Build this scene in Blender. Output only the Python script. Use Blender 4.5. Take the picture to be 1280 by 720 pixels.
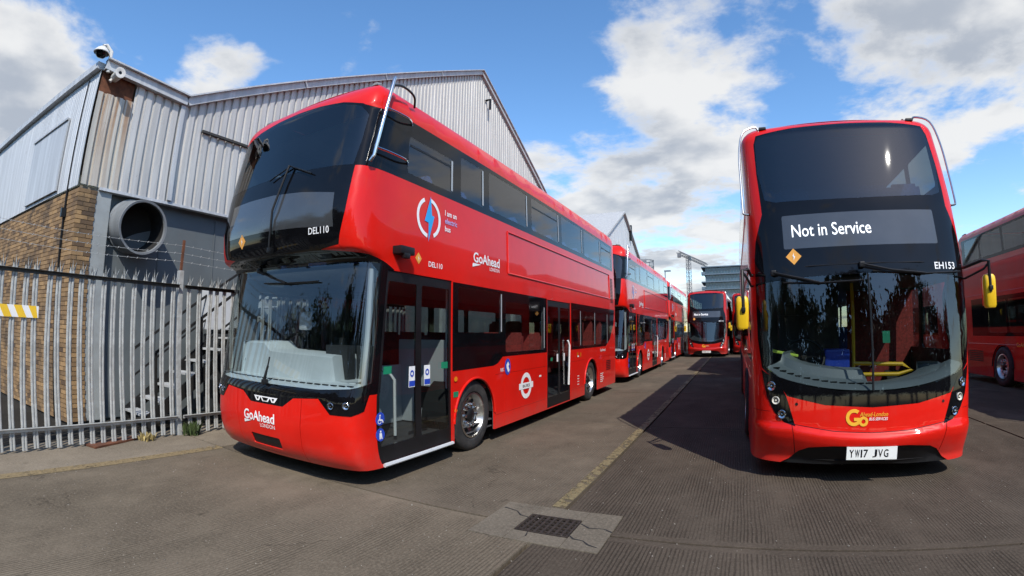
import bpy, bmesh, math, random
import numpy as np
from mathutils import Vector, Matrix
from mathutils.geometry import delaunay_2d_cdt

sc = bpy.context.scene
for o in list(bpy.data.objects): bpy.data.objects.remove(o)
col = sc.collection
rnd = random.Random(7)

# ------------------------------------------------------------------ camera (wide action-camera lens, slight barrel)
cam_d = bpy.data.cameras.new('camera'); cam = bpy.data.objects.new('camera', cam_d); col.objects.link(cam); sc.camera = cam
cam.location = (0, 0, 1.6); cam.rotation_euler = (math.radians(95.285), 0, math.radians(25.746))
sc.render.engine = 'CYCLES'
cam_d.type = 'PANO'; cam_d.sensor_fit = 'HORIZONTAL'; cam_d.sensor_width = 36; cam_d.clip_end = 5000
cam_d.panorama_type = 'FISHEYE_LENS_POLYNOMIAL'; cam_d.fisheye_fov = math.pi
cam_d.fisheye_polynomial_k0 = 0; cam_d.fisheye_polynomial_k1 = -1.04628/18; cam_d.fisheye_polynomial_k2 = 0
cam_d.fisheye_polynomial_k3 = .058425/18**3; cam_d.fisheye_polynomial_k4 = 0

# ------------------------------------------------------------------ light
SUN = Vector((.6, -.75, 1.0)).normalized()
sun_d = bpy.data.lights.new('sun', 'SUN'); sun_d.energy = 5.0; sun_d.angle = math.radians(.53); sun_d.color = (1, .95, .87)
sun = bpy.data.objects.new('sun', sun_d); col.objects.link(sun); sun.rotation_euler = (-SUN).to_track_quat('-Z', 'Y').to_euler(); sun.location = (30, -40, 60)
vs = sc.view_settings; vs.view_transform = 'Standard'; vs.look = 'None'; vs.exposure = 0.0; vs.gamma = 1.0
sc.cycles.max_bounces = 8; sc.cycles.transparent_max_bounces = 16; sc.cycles.caustics_reflective = False; sc.cycles.caustics_refractive = False
sc.cycles.use_denoising = True

class NT:
    """small helper round a node tree"""
    def __init__(s, nt): s.t = nt; nt.nodes.clear()
    def n(s, kind, **kw):
        x = s.t.nodes.new('ShaderNode'+kind)
        ins = kw.pop('ins', {})
        for k, v in kw.items(): setattr(x, k, v)
        for k, v in ins.items(): s.set(x.inputs[k], v)
        return x
    def set(s, sock, v):
        if isinstance(v, bpy.types.NodeSocket): s.t.links.new(v, sock)
        elif isinstance(v, bpy.types.Node): s.t.links.new(v.outputs[0], sock)
        else:
            if hasattr(sock.default_value, '__len__') and hasattr(v, '__len__') and len(sock.default_value) == 4 and len(v) == 3: v = (*v, 1)
            sock.default_value = v
    def m(s, op, a, b=None, c=None, clamp=False):
        x = s.n('Math', operation=op, use_clamp=clamp); s.set(x.inputs[0], a)
        if b is not None: s.set(x.inputs[1], b)
        if c is not None: s.set(x.inputs[2], c)
        return x.outputs[0]
    def vm(s, op, a, b=None, out=0):
        x = s.n('VectorMath', operation=op); s.set(x.inputs[0], a)
        if b is not None: s.set(x.inputs[3 if op == 'SCALE' else 1], b)
        return x.outputs[out]
    def mix(s, fac, a, b, mode='MIX'):
        x = s.n('Mix', data_type='RGBA', blend_type=mode); x.clamp_factor = True
        s.set(x.inputs[0], fac); s.set(x.inputs[6], a); s.set(x.inputs[7], b); return x.outputs[2]
    def ramp(s, v, a, b, lo=0.0, hi=1.0):
        x = s.n('MapRange', interpolation_type='SMOOTHSTEP'); s.set(x.inputs[0], v)
        for i, q in zip((1,2,3,4), (a,b,lo,hi)): x.inputs[i].default_value = q
        return x.outputs[0]
    def noise(s, vec, scale, detail=4, rough=.55, out=0, dist=0.0):
        x = s.n('TexNoise', ins={'Scale': scale, 'Detail': detail, 'Roughness': rough, 'Distortion': dist})
        if vec is not None: s.set(x.inputs['Vector'], vec)
        return x.outputs[out]

# ------------------------------------------------------------------ sky: Nishita plus broken cumulus
world = bpy.data.worlds.new('World'); sc.world = world; world.use_nodes = True
T = NT(world.node_tree)
sky = T.n('TexSky', sky_type='NISHITA', sun_disc=False, sun_elevation=math.asin(SUN.z), sun_rotation=math.atan2(SUN.x, SUN.y), altitude=50, air_density=1.0, dust_density=.35, ozone_density=1.6)
d = T.n('TexCoord').outputs['Generated']
sx = T.n('SeparateXYZ', ins={0: d})
inv = T.m('DIVIDE', 1.0, T.m('ADD', T.m('MAXIMUM', sx.outputs[2], 0.0), .16))
pv = T.n('CombineXYZ', ins={0: T.m('MULTIPLY', sx.outputs[0], inv), 1: T.m('MULTIPLY', sx.outputs[1], inv), 2: 1.3}).outputs[0]
n1 = T.noise(pv, 2.3, 10, .55, dist=.2); n2 = T.noise(pv, 7.5, 8, .62)
cov = T.m('ADD', T.m('MULTIPLY', n1, .74), T.m('MULTIPLY', n2, .26))
def blob(v, inner, outer, amount):
    global cov
    dp = T.vm('DOT_PRODUCT', d, tuple(Vector(v).normalized()), out=1)
    k = T.ramp(dp, math.cos(math.radians(outer)), math.cos(math.radians(inner)), 0, amount)
    cov = T.m('ADD', cov, k)
for b in [((-0.013, 0.859, 0.511), 4, 15, 0.18), ((0.42, 0.815, 0.399), 5, 17, 0.2), ((-0.327, 0.902, 0.283), 2, 11, 0.17), ((-0.097, 0.969, 0.228), 3, 13, 0.17), ((-0.932, 0.085, 0.352), 2, 12, 0.2), ((-0.565, 0.582, 0.585), 8, 20, -0.1), ((-0.364, 0.755, 0.545), 3, 8, -0.12), ((0.484, 0.852, 0.198), 2, 8, -0.14), ((-0.787, 0.398, 0.472), 1, 6, 0.1), ((-0.592, 0.626, 0.508), 1, 6, 0.17), ((0.136, 0.888, 0.439), 1, 6, -0.06)]: blob(*b)
cm = T.ramp(cov, .54, .69)
toSun = T.vm('ADD', pv, (SUN.x*.16, SUN.y*.16, .1))
sh = T.m('ADD', T.m('MULTIPLY', T.noise(toSun, 1.9, 4, .5), .75), T.m('MULTIPLY', T.noise(toSun, 5.0, 5, .55), .25))
thick = T.ramp(cov, .57, .76)
lit = T.m('SUBTRACT', 1.0, T.m('MULTIPLY', thick, T.ramp(sh, .42, .62)))
ccol = T.mix(lit, (5.4, 5.9, 6.7), (10.6, 10.6, 10.5))
skyc = T.mix(T.m('MULTIPLY', cm, .95), T.n('HueSaturation', ins={'Saturation': 1.2, 'Value': 2.9, 'Color': sky.outputs[0]}).outputs[0], ccol)
bg = T.n('Background', ins={'Color': skyc, 'Strength': .085})
T.n('OutputWorld', ins={0: bg})

# ------------------------------------------------------------------ materials
MATS = {}
def pmat(name, base, rough=.5, metal=0.0, coat=0.0, spec=.5, var=.12, vscale=3.0, bump=0.0, bscale=40.0, emit=None, wavy=0.0, skirt=0.0, dirt=0.0, dirtcol=(.16,.14,.12)):
    m = bpy.data.materials.new(name); m.use_nodes = True; t = NT(m.node_tree); MATS[name] = m
    p = t.n('BsdfPrincipled'); t.n('OutputMaterial', ins={0: p})
    pos = t.n('TexCoord').outputs['Object']
    n = t.noise(pos, vscale, 6, .6)
    c = t.mix(t.ramp(n, .3, .7), tuple(x*(1-var) for x in base), tuple(min(1, x*(1+var)) for x in base))
    if dirt:
        dn = t.m('MULTIPLY', t.ramp(t.noise(pos, vscale*2.3, 8, .68), .45, .75), dirt)
        if skirt:   # splashed road dirt low on the panels
            zz = t.n('SeparateXYZ', ins={0: pos}).outputs[2]; sp_ = t.m('ADD', t.ramp(zz, .75, .15), t.m('MULTIPLY', t.m('SUBTRACT', t.noise(pos, 5.0, 8, .7), .5), 1.6))
            dn = t.m('ADD', dn, t.m('MULTIPLY', t.ramp(sp_, .45, 1.2), skirt))
        c = t.mix(dn, c, dirtcol)
        t.set(p.inputs['Roughness'], t.m('ADD', t.m('MULTIPLY', dn, .35), rough))
    else:
        t.set(p.inputs['Roughness'], t.m('ADD', t.m('MULTIPLY', n, rough*.3), rough*.85))
    t.set(p.inputs['Base Color'], c); p.inputs['Metallic'].default_value = metal
    p.inputs['Coat Weight'].default_value = coat; p.inputs['Coat Roughness'].default_value = .03
    p.inputs['Specular IOR Level'].default_value = spec
    if wavy:
        b = t.n('Bump', ins={'Strength': wavy, 'Distance': .02, 'Height': t.noise(pos, 1.6, 3, .5)}); t.set(p.inputs['Normal'], b); t.set(p.inputs['Coat Normal'], b)
    if bump:
        b = t.n('Bump', ins={'Strength': bump, 'Distance': .01, 'Height': t.noise(pos, bscale, 5, .6)}); t.set(p.inputs['Normal'], b)
    if emit: t.set(p.inputs['Emission Color'], emit[0]); p.inputs['Emission Strength'].default_value = emit[1]
    return m
def glass(name, tint, refl=.045, rough=.0, streak=0.0):
    """thin pane: tinted see-through sheet with a mirror reflection that grows at grazing angles"""
    m = bpy.data.materials.new(name); m.use_nodes = True; t = NT(m.node_tree); MATS[name] = m
    pos = t.n('TexCoord').outputs['Object']
    facing = t.n('LayerWeight', ins={'Blend': .5}).outputs['Facing']
    fr = t.m('ADD', t.m('MULTIPLY', t.m('POWER', facing, 5.0), 1-refl), refl, clamp=True)
    tr = t.n('BsdfTransparent', ins={'Color': tint}); gl = t.n('BsdfGlossy', ins={'Color': (1,1,1), 'Roughness': rough})
    s = t.n('MixShader', ins={0: fr, 1: tr, 2: gl})
    if streak:   # film of dust
        df = t.n('BsdfDiffuse', ins={'Color': (.5,.5,.48)})
        k = t.m('MULTIPLY', t.ramp(t.noise(pos, 5.0, 8, .65), .45, .8), streak)
        s = t.n('MixShader', ins={0: k, 1: s, 2: df})
    t.n('OutputMaterial', ins={0: s}); return m
RED = pmat('red_paint', (.63,.0105,.005), .36, coat=.5, spec=.12, var=.07, vscale=1.2, dirt=.07, wavy=.05, skirt=.16)
REDD = pmat('red_paint_older', (.42,.009,.006), .38, spec=.15, coat=.6, var=.08, vscale=1.2, dirt=.12, wavy=.05, skirt=.25)
BLK = pmat('black_glazing_mask', (.004,.004,.005), .05, spec=.28, var=.2)
BLKM = pmat('black_plastic', (.007,.007,.008), .45, spec=.35, var=.3, bump=.1)
UNDER = pmat('underbody_black', (.012,.012,.012), .8, var=.3)
GLASS = glass('bus_window_glass', (.6,.66,.66), .085, .008, .004)
GLASSF = glass('windscreen_glass', (.58,.63,.63), .07, .008, .004)
GLASSU = glass('upper_windscreen_glass', (.2,.25,.28), .075, .013, .003)
DISP = pmat('display_board', (.045,.048,.052), .12, coat=.7, var=.1)
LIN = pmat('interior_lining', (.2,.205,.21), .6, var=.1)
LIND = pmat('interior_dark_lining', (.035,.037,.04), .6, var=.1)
DASHB = pmat('dashboard_blue_grey', (.13,.155,.17), .45, var=.06)
DASH = pmat('dashboard_grey', (.66,.7,.71), .5, var=.06, bump=.05)
PART = pmat('partition_grey', (.5,.52,.54), .45, var=.05)
FLOORM = pmat('bus_floor_vinyl', (.06,.06,.065), .6, var=.2)
CEIL = pmat('ceiling_white', (.62,.63,.62), .5, var=.04)
SEATB = pmat('seat_moquette_blue', (.03,.07,.22), .9, var=.3, vscale=30)
SEATR = pmat('seat_moquette_red', (.25,.03,.025), .9, var=.3, vscale=30)
TYRE = pmat('tyre_rubber', (.018,.018,.019), .75, var=.25, bump=.2, bscale=60, dirt=.25)
RIM = pmat('wheel_alloy', (.6,.6,.58), .28, metal=1.0, var=.15, dirt=.25, dirtcol=(.1,.085,.07))
GUARD = pmat('brushed_guard_tube', (.4,.41,.42), .3, metal=1.0, var=.1)
STEEL = pmat('polished_steel', (.72,.72,.71), .18, metal=1.0, var=.06)
ALU = pmat('window_bar_grey', (.34,.36,.37), .4, var=.08)
WHITE = pmat('white_vinyl', (.78,.78,.78), .4, var=.03)
CYAN = pmat('cyan_vinyl', (.02,.32,.68), .4, var=.05)
LILAC = pmat('lilac_vinyl', (.38,.36,.66), .4, var=.05)
ORANGE = pmat('orange_vinyl', (.72,.33,.05), .45, var=.08)
AMBER = pmat('amber_lens', (.75,.24,.015), .2, coat=1.0)
BLUE = pmat('blue_vinyl', (.02,.06,.42), .4, var=.05)
GREEN = pmat('green_vinyl', (.01,.2,.1), .4, var=.05)
YEL = pmat('yellow_plastic', (.78,.48,.012), .35, coat=.3, var=.05)
GOLD = pmat('gold_vinyl', (.78,.4,.03), .4, var=.05)
LED = pmat('led_lettering', (.85,.88,.88), .4, emit=((.9,.95,1), .55))
CHROME = pmat('lamp_reflector', (.5,.51,.53), .12, metal=1.0, var=.15)
LENS = pmat('lamp_white_lens', (.62,.6,.52), .25, coat=.6)
PLATE = pmat('number_plate_white', (.74,.75,.72), .4, var=.04)

# ------------------------------------------------------------------ mesh helpers
class MB:
    def __init__(s): s.v = []; s.f = []
    def box(s, c, d, R=None):
        i = len(s.v)
        for dx in (-.5,.5):
            for dy in (-.5,.5):
                for dz in (-.5,.5):
                    p = Vector((dx*d[0], dy*d[1], dz*d[2]))
                    if R is not None: p = R @ p
                    s.v.append((c[0]+p.x, c[1]+p.y, c[2]+p.z))
        s.f += [tuple(i+k for k in q) for q in ((0,1,3,2),(4,6,7,5),(0,4,5,1),(2,3,7,6),(0,2,6,4),(1,5,7,3))]; return s
    def bar(s, a, b, w, h=None):
        a, b = Vector(a), Vector(b); t = b-a; R = t.to_track_quat('Y', 'Z').to_matrix()
        return s.box((a+b)/2, (w, t.length, h or w), R)
    def tube(s, pts, r, n=8, cap=True):
        pts = [Vector(p) for p in pts]; base = len(s.v); up = None
        for k, p in enumerate(pts):
            t = (pts[min(k+1, len(pts)-1)]-pts[max(k-1, 0)]).normalized()
            if up is None: up = t.orthogonal().normalized()
            up = (up-t*up.dot(t)).normalized(); w = t.cross(up)
            rr = r[k] if isinstance(r, (list, tuple)) else r
            for j in range(n):
                a = 2*math.pi*j/n; q = p+up*math.cos(a)*rr+w*math.sin(a)*rr; s.v.append(tuple(q))
        for k in range(len(pts)-1):
            for j in range(n):
                a, b = base+k*n+j, base+k*n+(j+1)%n; s.f.append((a, b, b+n, a+n))
        if cap: s.f.append(tuple(base+j for j in range(n))[::-1]); s.f.append(tuple(base+(len(pts)-1)*n+j for j in range(n)))
        return s
    def lathe(s, prof, c, axis='x', n=32, sgn=1):
        """prof: (along, radius) pairs"""
        i = len(s.v)
        for a, r in prof:
            for j in range(n):
                t = 2*math.pi*j/n; q = (math.cos(t)*r, math.sin(t)*r)
                p = {'x': (a*sgn, q[0], q[1]), 'y': (q[0], a*sgn, q[1]), 'z': (q[0], q[1], a*sgn)}[axis]
                s.v.append((c[0]+p[0], c[1]+p[1], c[2]+p[2]))
        for k in range(len(prof)-1):
            for j in range(n):
                a, b = i+k*n+j, i+k*n+(j+1)%n; s.f.append((a, b, b+n, a+n))
        return s
    def prism(s, poly, fn, d0, d1):
        """extrude a 2-D polygon; fn(x, y, depth) -> point"""
        i = len(s.v); n = len(poly)
        for d_ in (d0, d1):
            for x, y in poly: s.v.append(tuple(fn(x, y, d_)))
        s.f.append(tuple(range(i, i+n))[::-1]); s.f.append(tuple(range(i+n, i+2*n)))
        for k in range(n): s.f.append((i+k, i+(k+1)%n, i+n+(k+1)%n, i+n+k))
        return s
    def build(s, name, mat, parent=None, smooth=False, bevel=0.0, fix=True):
        me = bpy.data.meshes.new(name); me.from_pydata(s.v, [], s.f)
        if fix or bevel:
            b = bmesh.new(); b.from_mesh(me)
            if bevel: bmesh.ops.bevel(b, geom=b.edges[:], offset=bevel, segments=2, profile=.7, affect='EDGES')
            bmesh.ops.recalc_face_normals(b, faces=b.faces[:]); b.to_mesh(me); b.free()
        if smooth:
            me.polygons.foreach_set('use_smooth', [True]*len(me.polygons)); me.set_sharp_from_angle(angle=math.radians(38))
        me.materials.append(mat); return link(name, me, parent)
def link(name, me, parent=None):
    o = bpy.data.objects.new(name, me); col.objects.link(o)
    if parent is not None: o.parent = parent
    return o
def thing(name, label, cat, loc=(0,0,0), group=None, rz=0.0):
    o = bpy.data.objects.new(name, None); o.empty_display_size = .3; col.objects.link(o); o.location = loc; o.rotation_euler = (0,0,rz)
    return tag(o, label, cat, group)
def tag(o, label, cat, group=None):
    o['label'] = label; o['category'] = cat
    if group: o['group'] = group
    return o
def struct(o): o['kind'] = 'structure'; return o
def stuff(o): o['kind'] = 'stuff'; return o
def children(o): return [c for c in bpy.data.objects if c.parent == o]
def copy_tree(o, parent=None, skip=()):
    c = o.copy(); col.objects.link(c); c.parent = parent
    for ch in KIDS.get(o.name, []):
        if ch.name.split('.')[0] in skip: continue
        copy_tree(ch, c, skip)
    return c
KIDS = {}
def index_kids():
    KIDS.clear()
    for o in bpy.data.objects:
        if o.parent: KIDS.setdefault(o.parent.name, []).append(o)
def text_mesh(txt, extrude=0.0, thick=0.0, shear=0.0, spacing=1.0):
    cu = bpy.data.curves.new('t', 'FONT'); cu.body = txt; cu.size = 1; cu.offset = thick; cu.resolution_u = 3; cu.shear = shear; cu.space_character = spacing
    o = bpy.data.objects.new('t', cu); col.objects.link(o); dg = bpy.context.evaluated_depsgraph_get(); dg.update()
    me = o.evaluated_get(dg).to_mesh(); v = np.array([tuple(p.co) for p in me.vertices]).reshape(-1,3); f = [tuple(p.vertices) for p in me.polygons]
    o.evaluated_get(dg).to_mesh_clear(); bpy.data.objects.remove(o); bpy.data.curves.remove(cu); return v[:,:2], f
CAP = None
def lettering(fn, txt, x, y, h, mat, parent, width=None, thick=.012, shear=0.0, name='lettering', spacing=1.0, even=False):
    """flat lettering put on a surface: fn(x array, y array) -> points; h = capital height"""
    global CAP
    if CAP is None: CAP = np.ptp(text_mesh('H')[0][:,1])
    v, f = text_mesh(txt, thick=thick, shear=shear, spacing=spacing); v = v-[v[:,0].min(), 0]
    if even: v[:,1] = (v[:,1]-v[:,1].min())/np.ptp(v[:,1])*CAP
    k = h/CAP; kx = k if width is None else width/np.ptp(v[:,0])
    P = fn(x+v[:,0]*kx, y+v[:,1]*k)
    me = bpy.data.meshes.new(name); me.from_pydata([tuple(p) for p in P], [], f); me.materials.append(mat); return link(name, me, parent)
class Surf:
    """Bus skin: (u, v) -> point. u runs round the plan outline from the front centre line, v runs up the wall and over the roof cove."""
    def __init__(s, plan, f, w, Yb, zt, hr, ri, arc, warp=0.0):
        s.warp = warp
        P = np.array(plan, float); E = np.vstack([[-P[1,0],P[1,1]], P, [-P[-2,0],P[-2,1]]]); Q = []
        for i in range(1, len(E)-2):
            a, b, c, d = E[i-1:i+3]
            l0, l1, l2 = (np.linalg.norm(k) for k in (b-a, c-b, d-c))
            m1 = (c-a)/(l0+l1)*l1; m2 = (d-b)/(l1+l2)*l1
            for t in np.linspace(0, 1, 24, endpoint=False):
                Q.append((2*t**3-3*t**2+1)*b+(t**3-2*t**2+t)*m1+(-2*t**3+3*t**2)*c+(t**3-t**2)*m2)
        Q.append(P[-1]); s.Q = np.array(Q)
        s.s = np.concatenate([[0], np.cumsum(np.linalg.norm(np.diff(s.Q, axis=0), axis=1))])
        s.U = s.s[-1]; s.f = np.array(f, float); s.w = np.array(w, float); s.Yb = Yb
        s.w0 = P[:,0].max(); s.zt, s.hr, s.ri, s.arc = zt, hr, ri, arc
        s.vtop = zt+arc
        # smooth profile
        zz = np.linspace(s.f[0,0], s.f[-1,0], 400); ff = np.interp(zz, s.f[:,0], s.f[:,1])
        k = np.exp(-np.linspace(-2, 2, 9)**2); k /= k.sum()
        s.fz, s.ff = zz, np.convolve(np.pad(ff, 4, mode='edge'), k, 'valid')
    def u_of_y(s, y):      # side wall: arc length at local y
        j = int(np.argmax(s.Q[:,0] > s.w0-.002)); return s.s[j]+(y-s.Q[j,1])
    def __call__(s, u, v, off=0.0):
        u = np.asarray(u, float); v = np.asarray(v, float)
        P = s.pt(u, v)
        if np.any(off != 0): P = P+s.nrm(u, v)*np.reshape(off, (-1,1) if np.ndim(off) else ())
        return P
    def pt(s, u, v):
        au = np.abs(u); x = np.interp(au, s.s, s.Q[:,0]); y = np.interp(au, s.s, s.Q[:,1])
        th = np.clip((v-s.zt)/s.arc, 0, 1)*np.pi/2
        z = np.where(v <= s.zt, v, s.zt+s.hr*np.sin(th)); ins = s.ri*(1-np.cos(th))
        W = np.interp(z, s.w[:,0], s.w[:,1]); zw = z-s.warp*np.minimum(1, (x/.85)**2)*np.clip((1-z)/.3, 0, 1); F = np.interp(zw, s.fz, s.ff)
        g = np.clip(1-y/s.Yb, 0, 1)
        tx = np.interp(au+.01, s.s, s.Q[:,0])-np.interp(au-.01, s.s, s.Q[:,0]); ty = np.interp(au+.01, s.s, s.Q[:,1])-np.interp(np.maximum(au-.01, 0), s.s, s.Q[:,1])
        tx = np.where(au < .011, .02, tx); L = np.hypot(tx, ty)+1e-9; nx, ny = ty/L, -tx/L
        X = x*W/s.w0-nx*ins
        return np.stack([np.sign(u)*np.maximum(X, 0), y+F*g-ny*ins, z], -1)
    def nrm(s, u, v):
        e = .006
        a = s.pt(u+e, v)-s.pt(u-e, v); b = s.pt(u, v+e)-s.pt(u, v-e)
        n = np.cross(a, b); n /= np.linalg.norm(n, axis=-1, keepdims=True)+1e-12
        return n
SURF_A = Surf([(0,0),(.4,.012),(.8,.04),(1.06,.085),(1.21,.155),(1.265,.28),(1.285,.48),(1.285,1.0),(1.285,10.2),(1.25,10.38),(1.1,10.48),(.6,10.5),(0,10.5)],
    [(.18,.2),(.28,.1),(.4,.05),(.6,.02),(.95,.04),(1.05,.08),(2.34,.3),(2.42,.06),(2.55,.02),(2.8,0),(3.2,.06),(3.7,.16),(4.05,.23),(4.4,.3)],
    [(0,1.28),(2.5,1.28),(4.05,1.25)], 1.2, 4.08, .36, .34, .5)
SURF_B = Surf([(0,0),(.4,.02),(.8,.085),(1.02,.165),(1.15,.26),(1.22,.39),(1.245,.6),(1.245,1.0),(1.245,10.1),(1.22,10.3),(1.1,10.45),(.6,10.5),(0,10.5)],
    [(.18,.12),(.3,.05),(.4,.0),(.47,-.015),(.5,-.01),(.535,.03),(.6,.035),(.95,.06),(1.2,.09),(2.2,.2),(2.9,.33),(3.1,.38),(3.9,.62),(4.3,.76)],
    [(0,1.222),(1.2,1.238),(2.3,1.255),(4.0,1.23)], 1.6, 3.87, .23, .3, .42, .08)

def inside(poly, X, Y):
    r = np.zeros(len(X), bool); n = len(poly)
    for i in range(n):
        x0, y0 = poly[i]; x1, y1 = poly[(i+1) % n]
        if y0 == y1: continue
        c = ((Y < y0) != (Y < y1)) & (X < (x1-x0)*(Y-y0)/(y1-y0)+x0); r ^= c
    return r
def rect(u0, v0, u1, v1, r=0.0):
    if not r: return [(u0,v0),(u1,v0),(u1,v1),(u0,v1)]
    P = []
    for cx, cy, a0 in ((u1-r,v0+r,-90),(u1-r,v1-r,0),(u0+r,v1-r,90),(u0+r,v0+r,180)):
        for k in range(4): a = math.radians(a0+30*k); P.append((cx+r*math.cos(a), cy+r*math.sin(a)))
    return P
def circ(u, v, r, n=28, ry=None): return [(u+r*math.cos(2*math.pi*k/n), v+(ry or r)*math.sin(2*math.pi*k/n)) for k in range(n)]
def mir(poly): return [(-u, v) for u, v in poly][::-1]
def skin(S, layers, vmin, vgrid, parent, lining):
    """cut the bus skin into its parts: layers = (key, name, parent key, material, offset, polygon); a later layer lies on top"""
    U = S.U
    us = sorted(set([round(x, 3) for x in np.concatenate([np.arange(-1.76, 1.77, .08), np.arange(1.9, U-1.6, .6), -np.arange(1.9, U-1.6, .6), np.linspace(U-1.6, U, 14), -np.linspace(U-1.6, U, 14)])]))
    pts = [(u, v) for u in us for v in vgrid]; edges = []
    lo, hi = vgrid[0], vgrid[-1]
    for L in layers[1:]:
        poly = L[5]; ids = []
        for k in range(len(poly)):
            a, b = np.array(poly[k]), np.array(poly[(k+1) % len(poly)]); ln = np.linalg.norm(b-a)
            m = max(1, int(ln/(.07 if abs(a[0]) < 1.9 or a[1] > S.zt else .5)))
            for j in range(m):
                q = a+(b-a)*j/m; pts.append((float(np.clip(q[0], -U, U)), float(np.clip(q[1], lo, hi)))); ids.append(len(pts)-1)
        edges += [(ids[k], ids[(k+1) % len(ids)]) for k in range(len(ids))]
    V, _, F, *_ = delaunay_2d_cdt([Vector(p) for p in pts], edges, [], 0, 1e-4)
    V = np.array([tuple(v) for v in V]); F = np.array([f for f in F if len(f) == 3])
    C = V[F].mean(1); lab = np.zeros(len(F), int)
    for k, L in enumerate(layers):
        if k: lab[inside(L[5], C[:,0], C[:,1])] = k
    N = S.nrm(V[:,0], V[:,1]); P0 = S.pt(V[:,0], V[:,1]); made = {}
    def emit(name, fs, off, mat, par, rim=.022, flip=False):
        ids, inv_ = np.unique(fs, return_inverse=True); f = inv_.reshape(fs.shape)
        P = P0[ids]+N[ids]*off; n = len(ids); nn = N[ids]
        if flip: f = f[:, ::-1]; nn = -nn
        cnt = {}
        for t in f:
            for a, b in ((t[0],t[1]),(t[1],t[2]),(t[2],t[0])): cnt[(a,b)] = 1
        be = [e for e in cnt if (e[1], e[0]) not in cnt] if rim else []
        bv = sorted({x for e in be for x in e}); bi = {x: n+2*k for k, x in enumerate(bv)}
        verts = [tuple(p) for p in P]
        for x in bv: verts += [tuple(P[x]), tuple(P[x]-nn[x]*rim)]
        faces = [tuple(int(i) for i in t) for t in f]+[(bi[b], bi[a], bi[a]+1, bi[b]+1) for a, b in be]
        me = bpy.data.meshes.new(name); me.from_pydata(verts, [], faces); me.materials.append(mat)
        me.polygons.foreach_set('use_smooth', [True]*len(faces)); me.update()
        ln = []
        for pl in me.polygons:
            for vi in pl.vertices: ln.append(tuple(nn[vi]) if vi < n else tuple(pl.normal))
        me.normals_split_custom_set(ln); return link(name, me, par)
    solid = []
    for k, L in enumerate(layers):
        key, name, pk, mat, off, _ = L
        fs = F[lab == k]
        if mat is None or not len(fs): continue
        made[key] = emit(name, fs, off, mat, made.get(pk, parent))
        if not mat.name.endswith('glass'): solid.append(fs)
    emit('interior_lining', np.concatenate(solid), -.03, lining, parent, rim=0, flip=True)
    return made
def roof_cap(S, name, mat, parent, camber=.05):
    us = np.concatenate([np.linspace(0, 2.4, 40), np.linspace(2.7, S.U-2.0, 14), np.linspace(S.U-1.8, S.U, 30)]); v = np.full(len(us), S.vtop)
    R = S.pt(us, v); m = MB(); n = 10
    for p in R:
        for k in range(n+1):
            t = -1+2*k/n; m.v.append((p[0]*t, p[1], p[2]+camber*(1-t*t)*min(1, p[0]/.5)))
    for i in range(len(us)-1):
        for k in range(n): a = i*(n+1)+k; m.f.append((a, a+1, a+n+2, a+n+1))
    return m.build(name, mat, parent, smooth=True)
def deck(S, z, name, mat, parent, th=.05, y0=.15, shrink=.06):
    us = np.concatenate([np.linspace(0, 2.0, 24), [4, 7], np.linspace(S.U-1.6, S.U, 12)]); P = S.pt(us, np.full(len(us), z)); m = MB()
    for dz in (0, -th):
        for p in P: m.v += [(max(0, p[0]-shrink), max(p[1]+shrink, 0), z+dz), (-max(0, p[0]-shrink), max(p[1]+shrink, 0), z+dz)]
    n = len(P)
    for i in range(n-1):
        a = 2*i; m.f.append((a, a+1, a+3, a+2)); b = 2*n+a; m.f.append((b, b+2, b+3, b+1))
    return m.build(name, mat, parent)
def on(S, off=.004):
    return lambda x, y: S(np.asarray(x, float), np.asarray(y, float), off)
def decal(S, name, mat, parent, polys, off=.004):
    """flat shapes stuck on the skin"""
    v, f = [], []
    for poly in polys:
        P = S(np.array([p[0] for p in poly]), np.array([p[1] for p in poly]), off); i = len(v); v += [tuple(p) for p in P]; f.append(tuple(range(i, i+len(poly))))
    me = bpy.data.meshes.new(name); me.from_pydata(v, [], f); me.materials.append(mat); return link(name, me, parent)
def ring(u, v, r0, r1, a0=0, a1=360, n=40):
    out = []
    for k in range(n):
        a, b = (math.radians(a0+(a1-a0)*(k+j)/n) for j in (0, 1))
        out.append([(u+r0*math.cos(a), v+r0*math.sin(a)), (u+r1*math.cos(a), v+r1*math.sin(a)), (u+r1*math.cos(b), v+r1*math.sin(b)), (u+r0*math.cos(b), v+r0*math.sin(b))])
    return out

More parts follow.
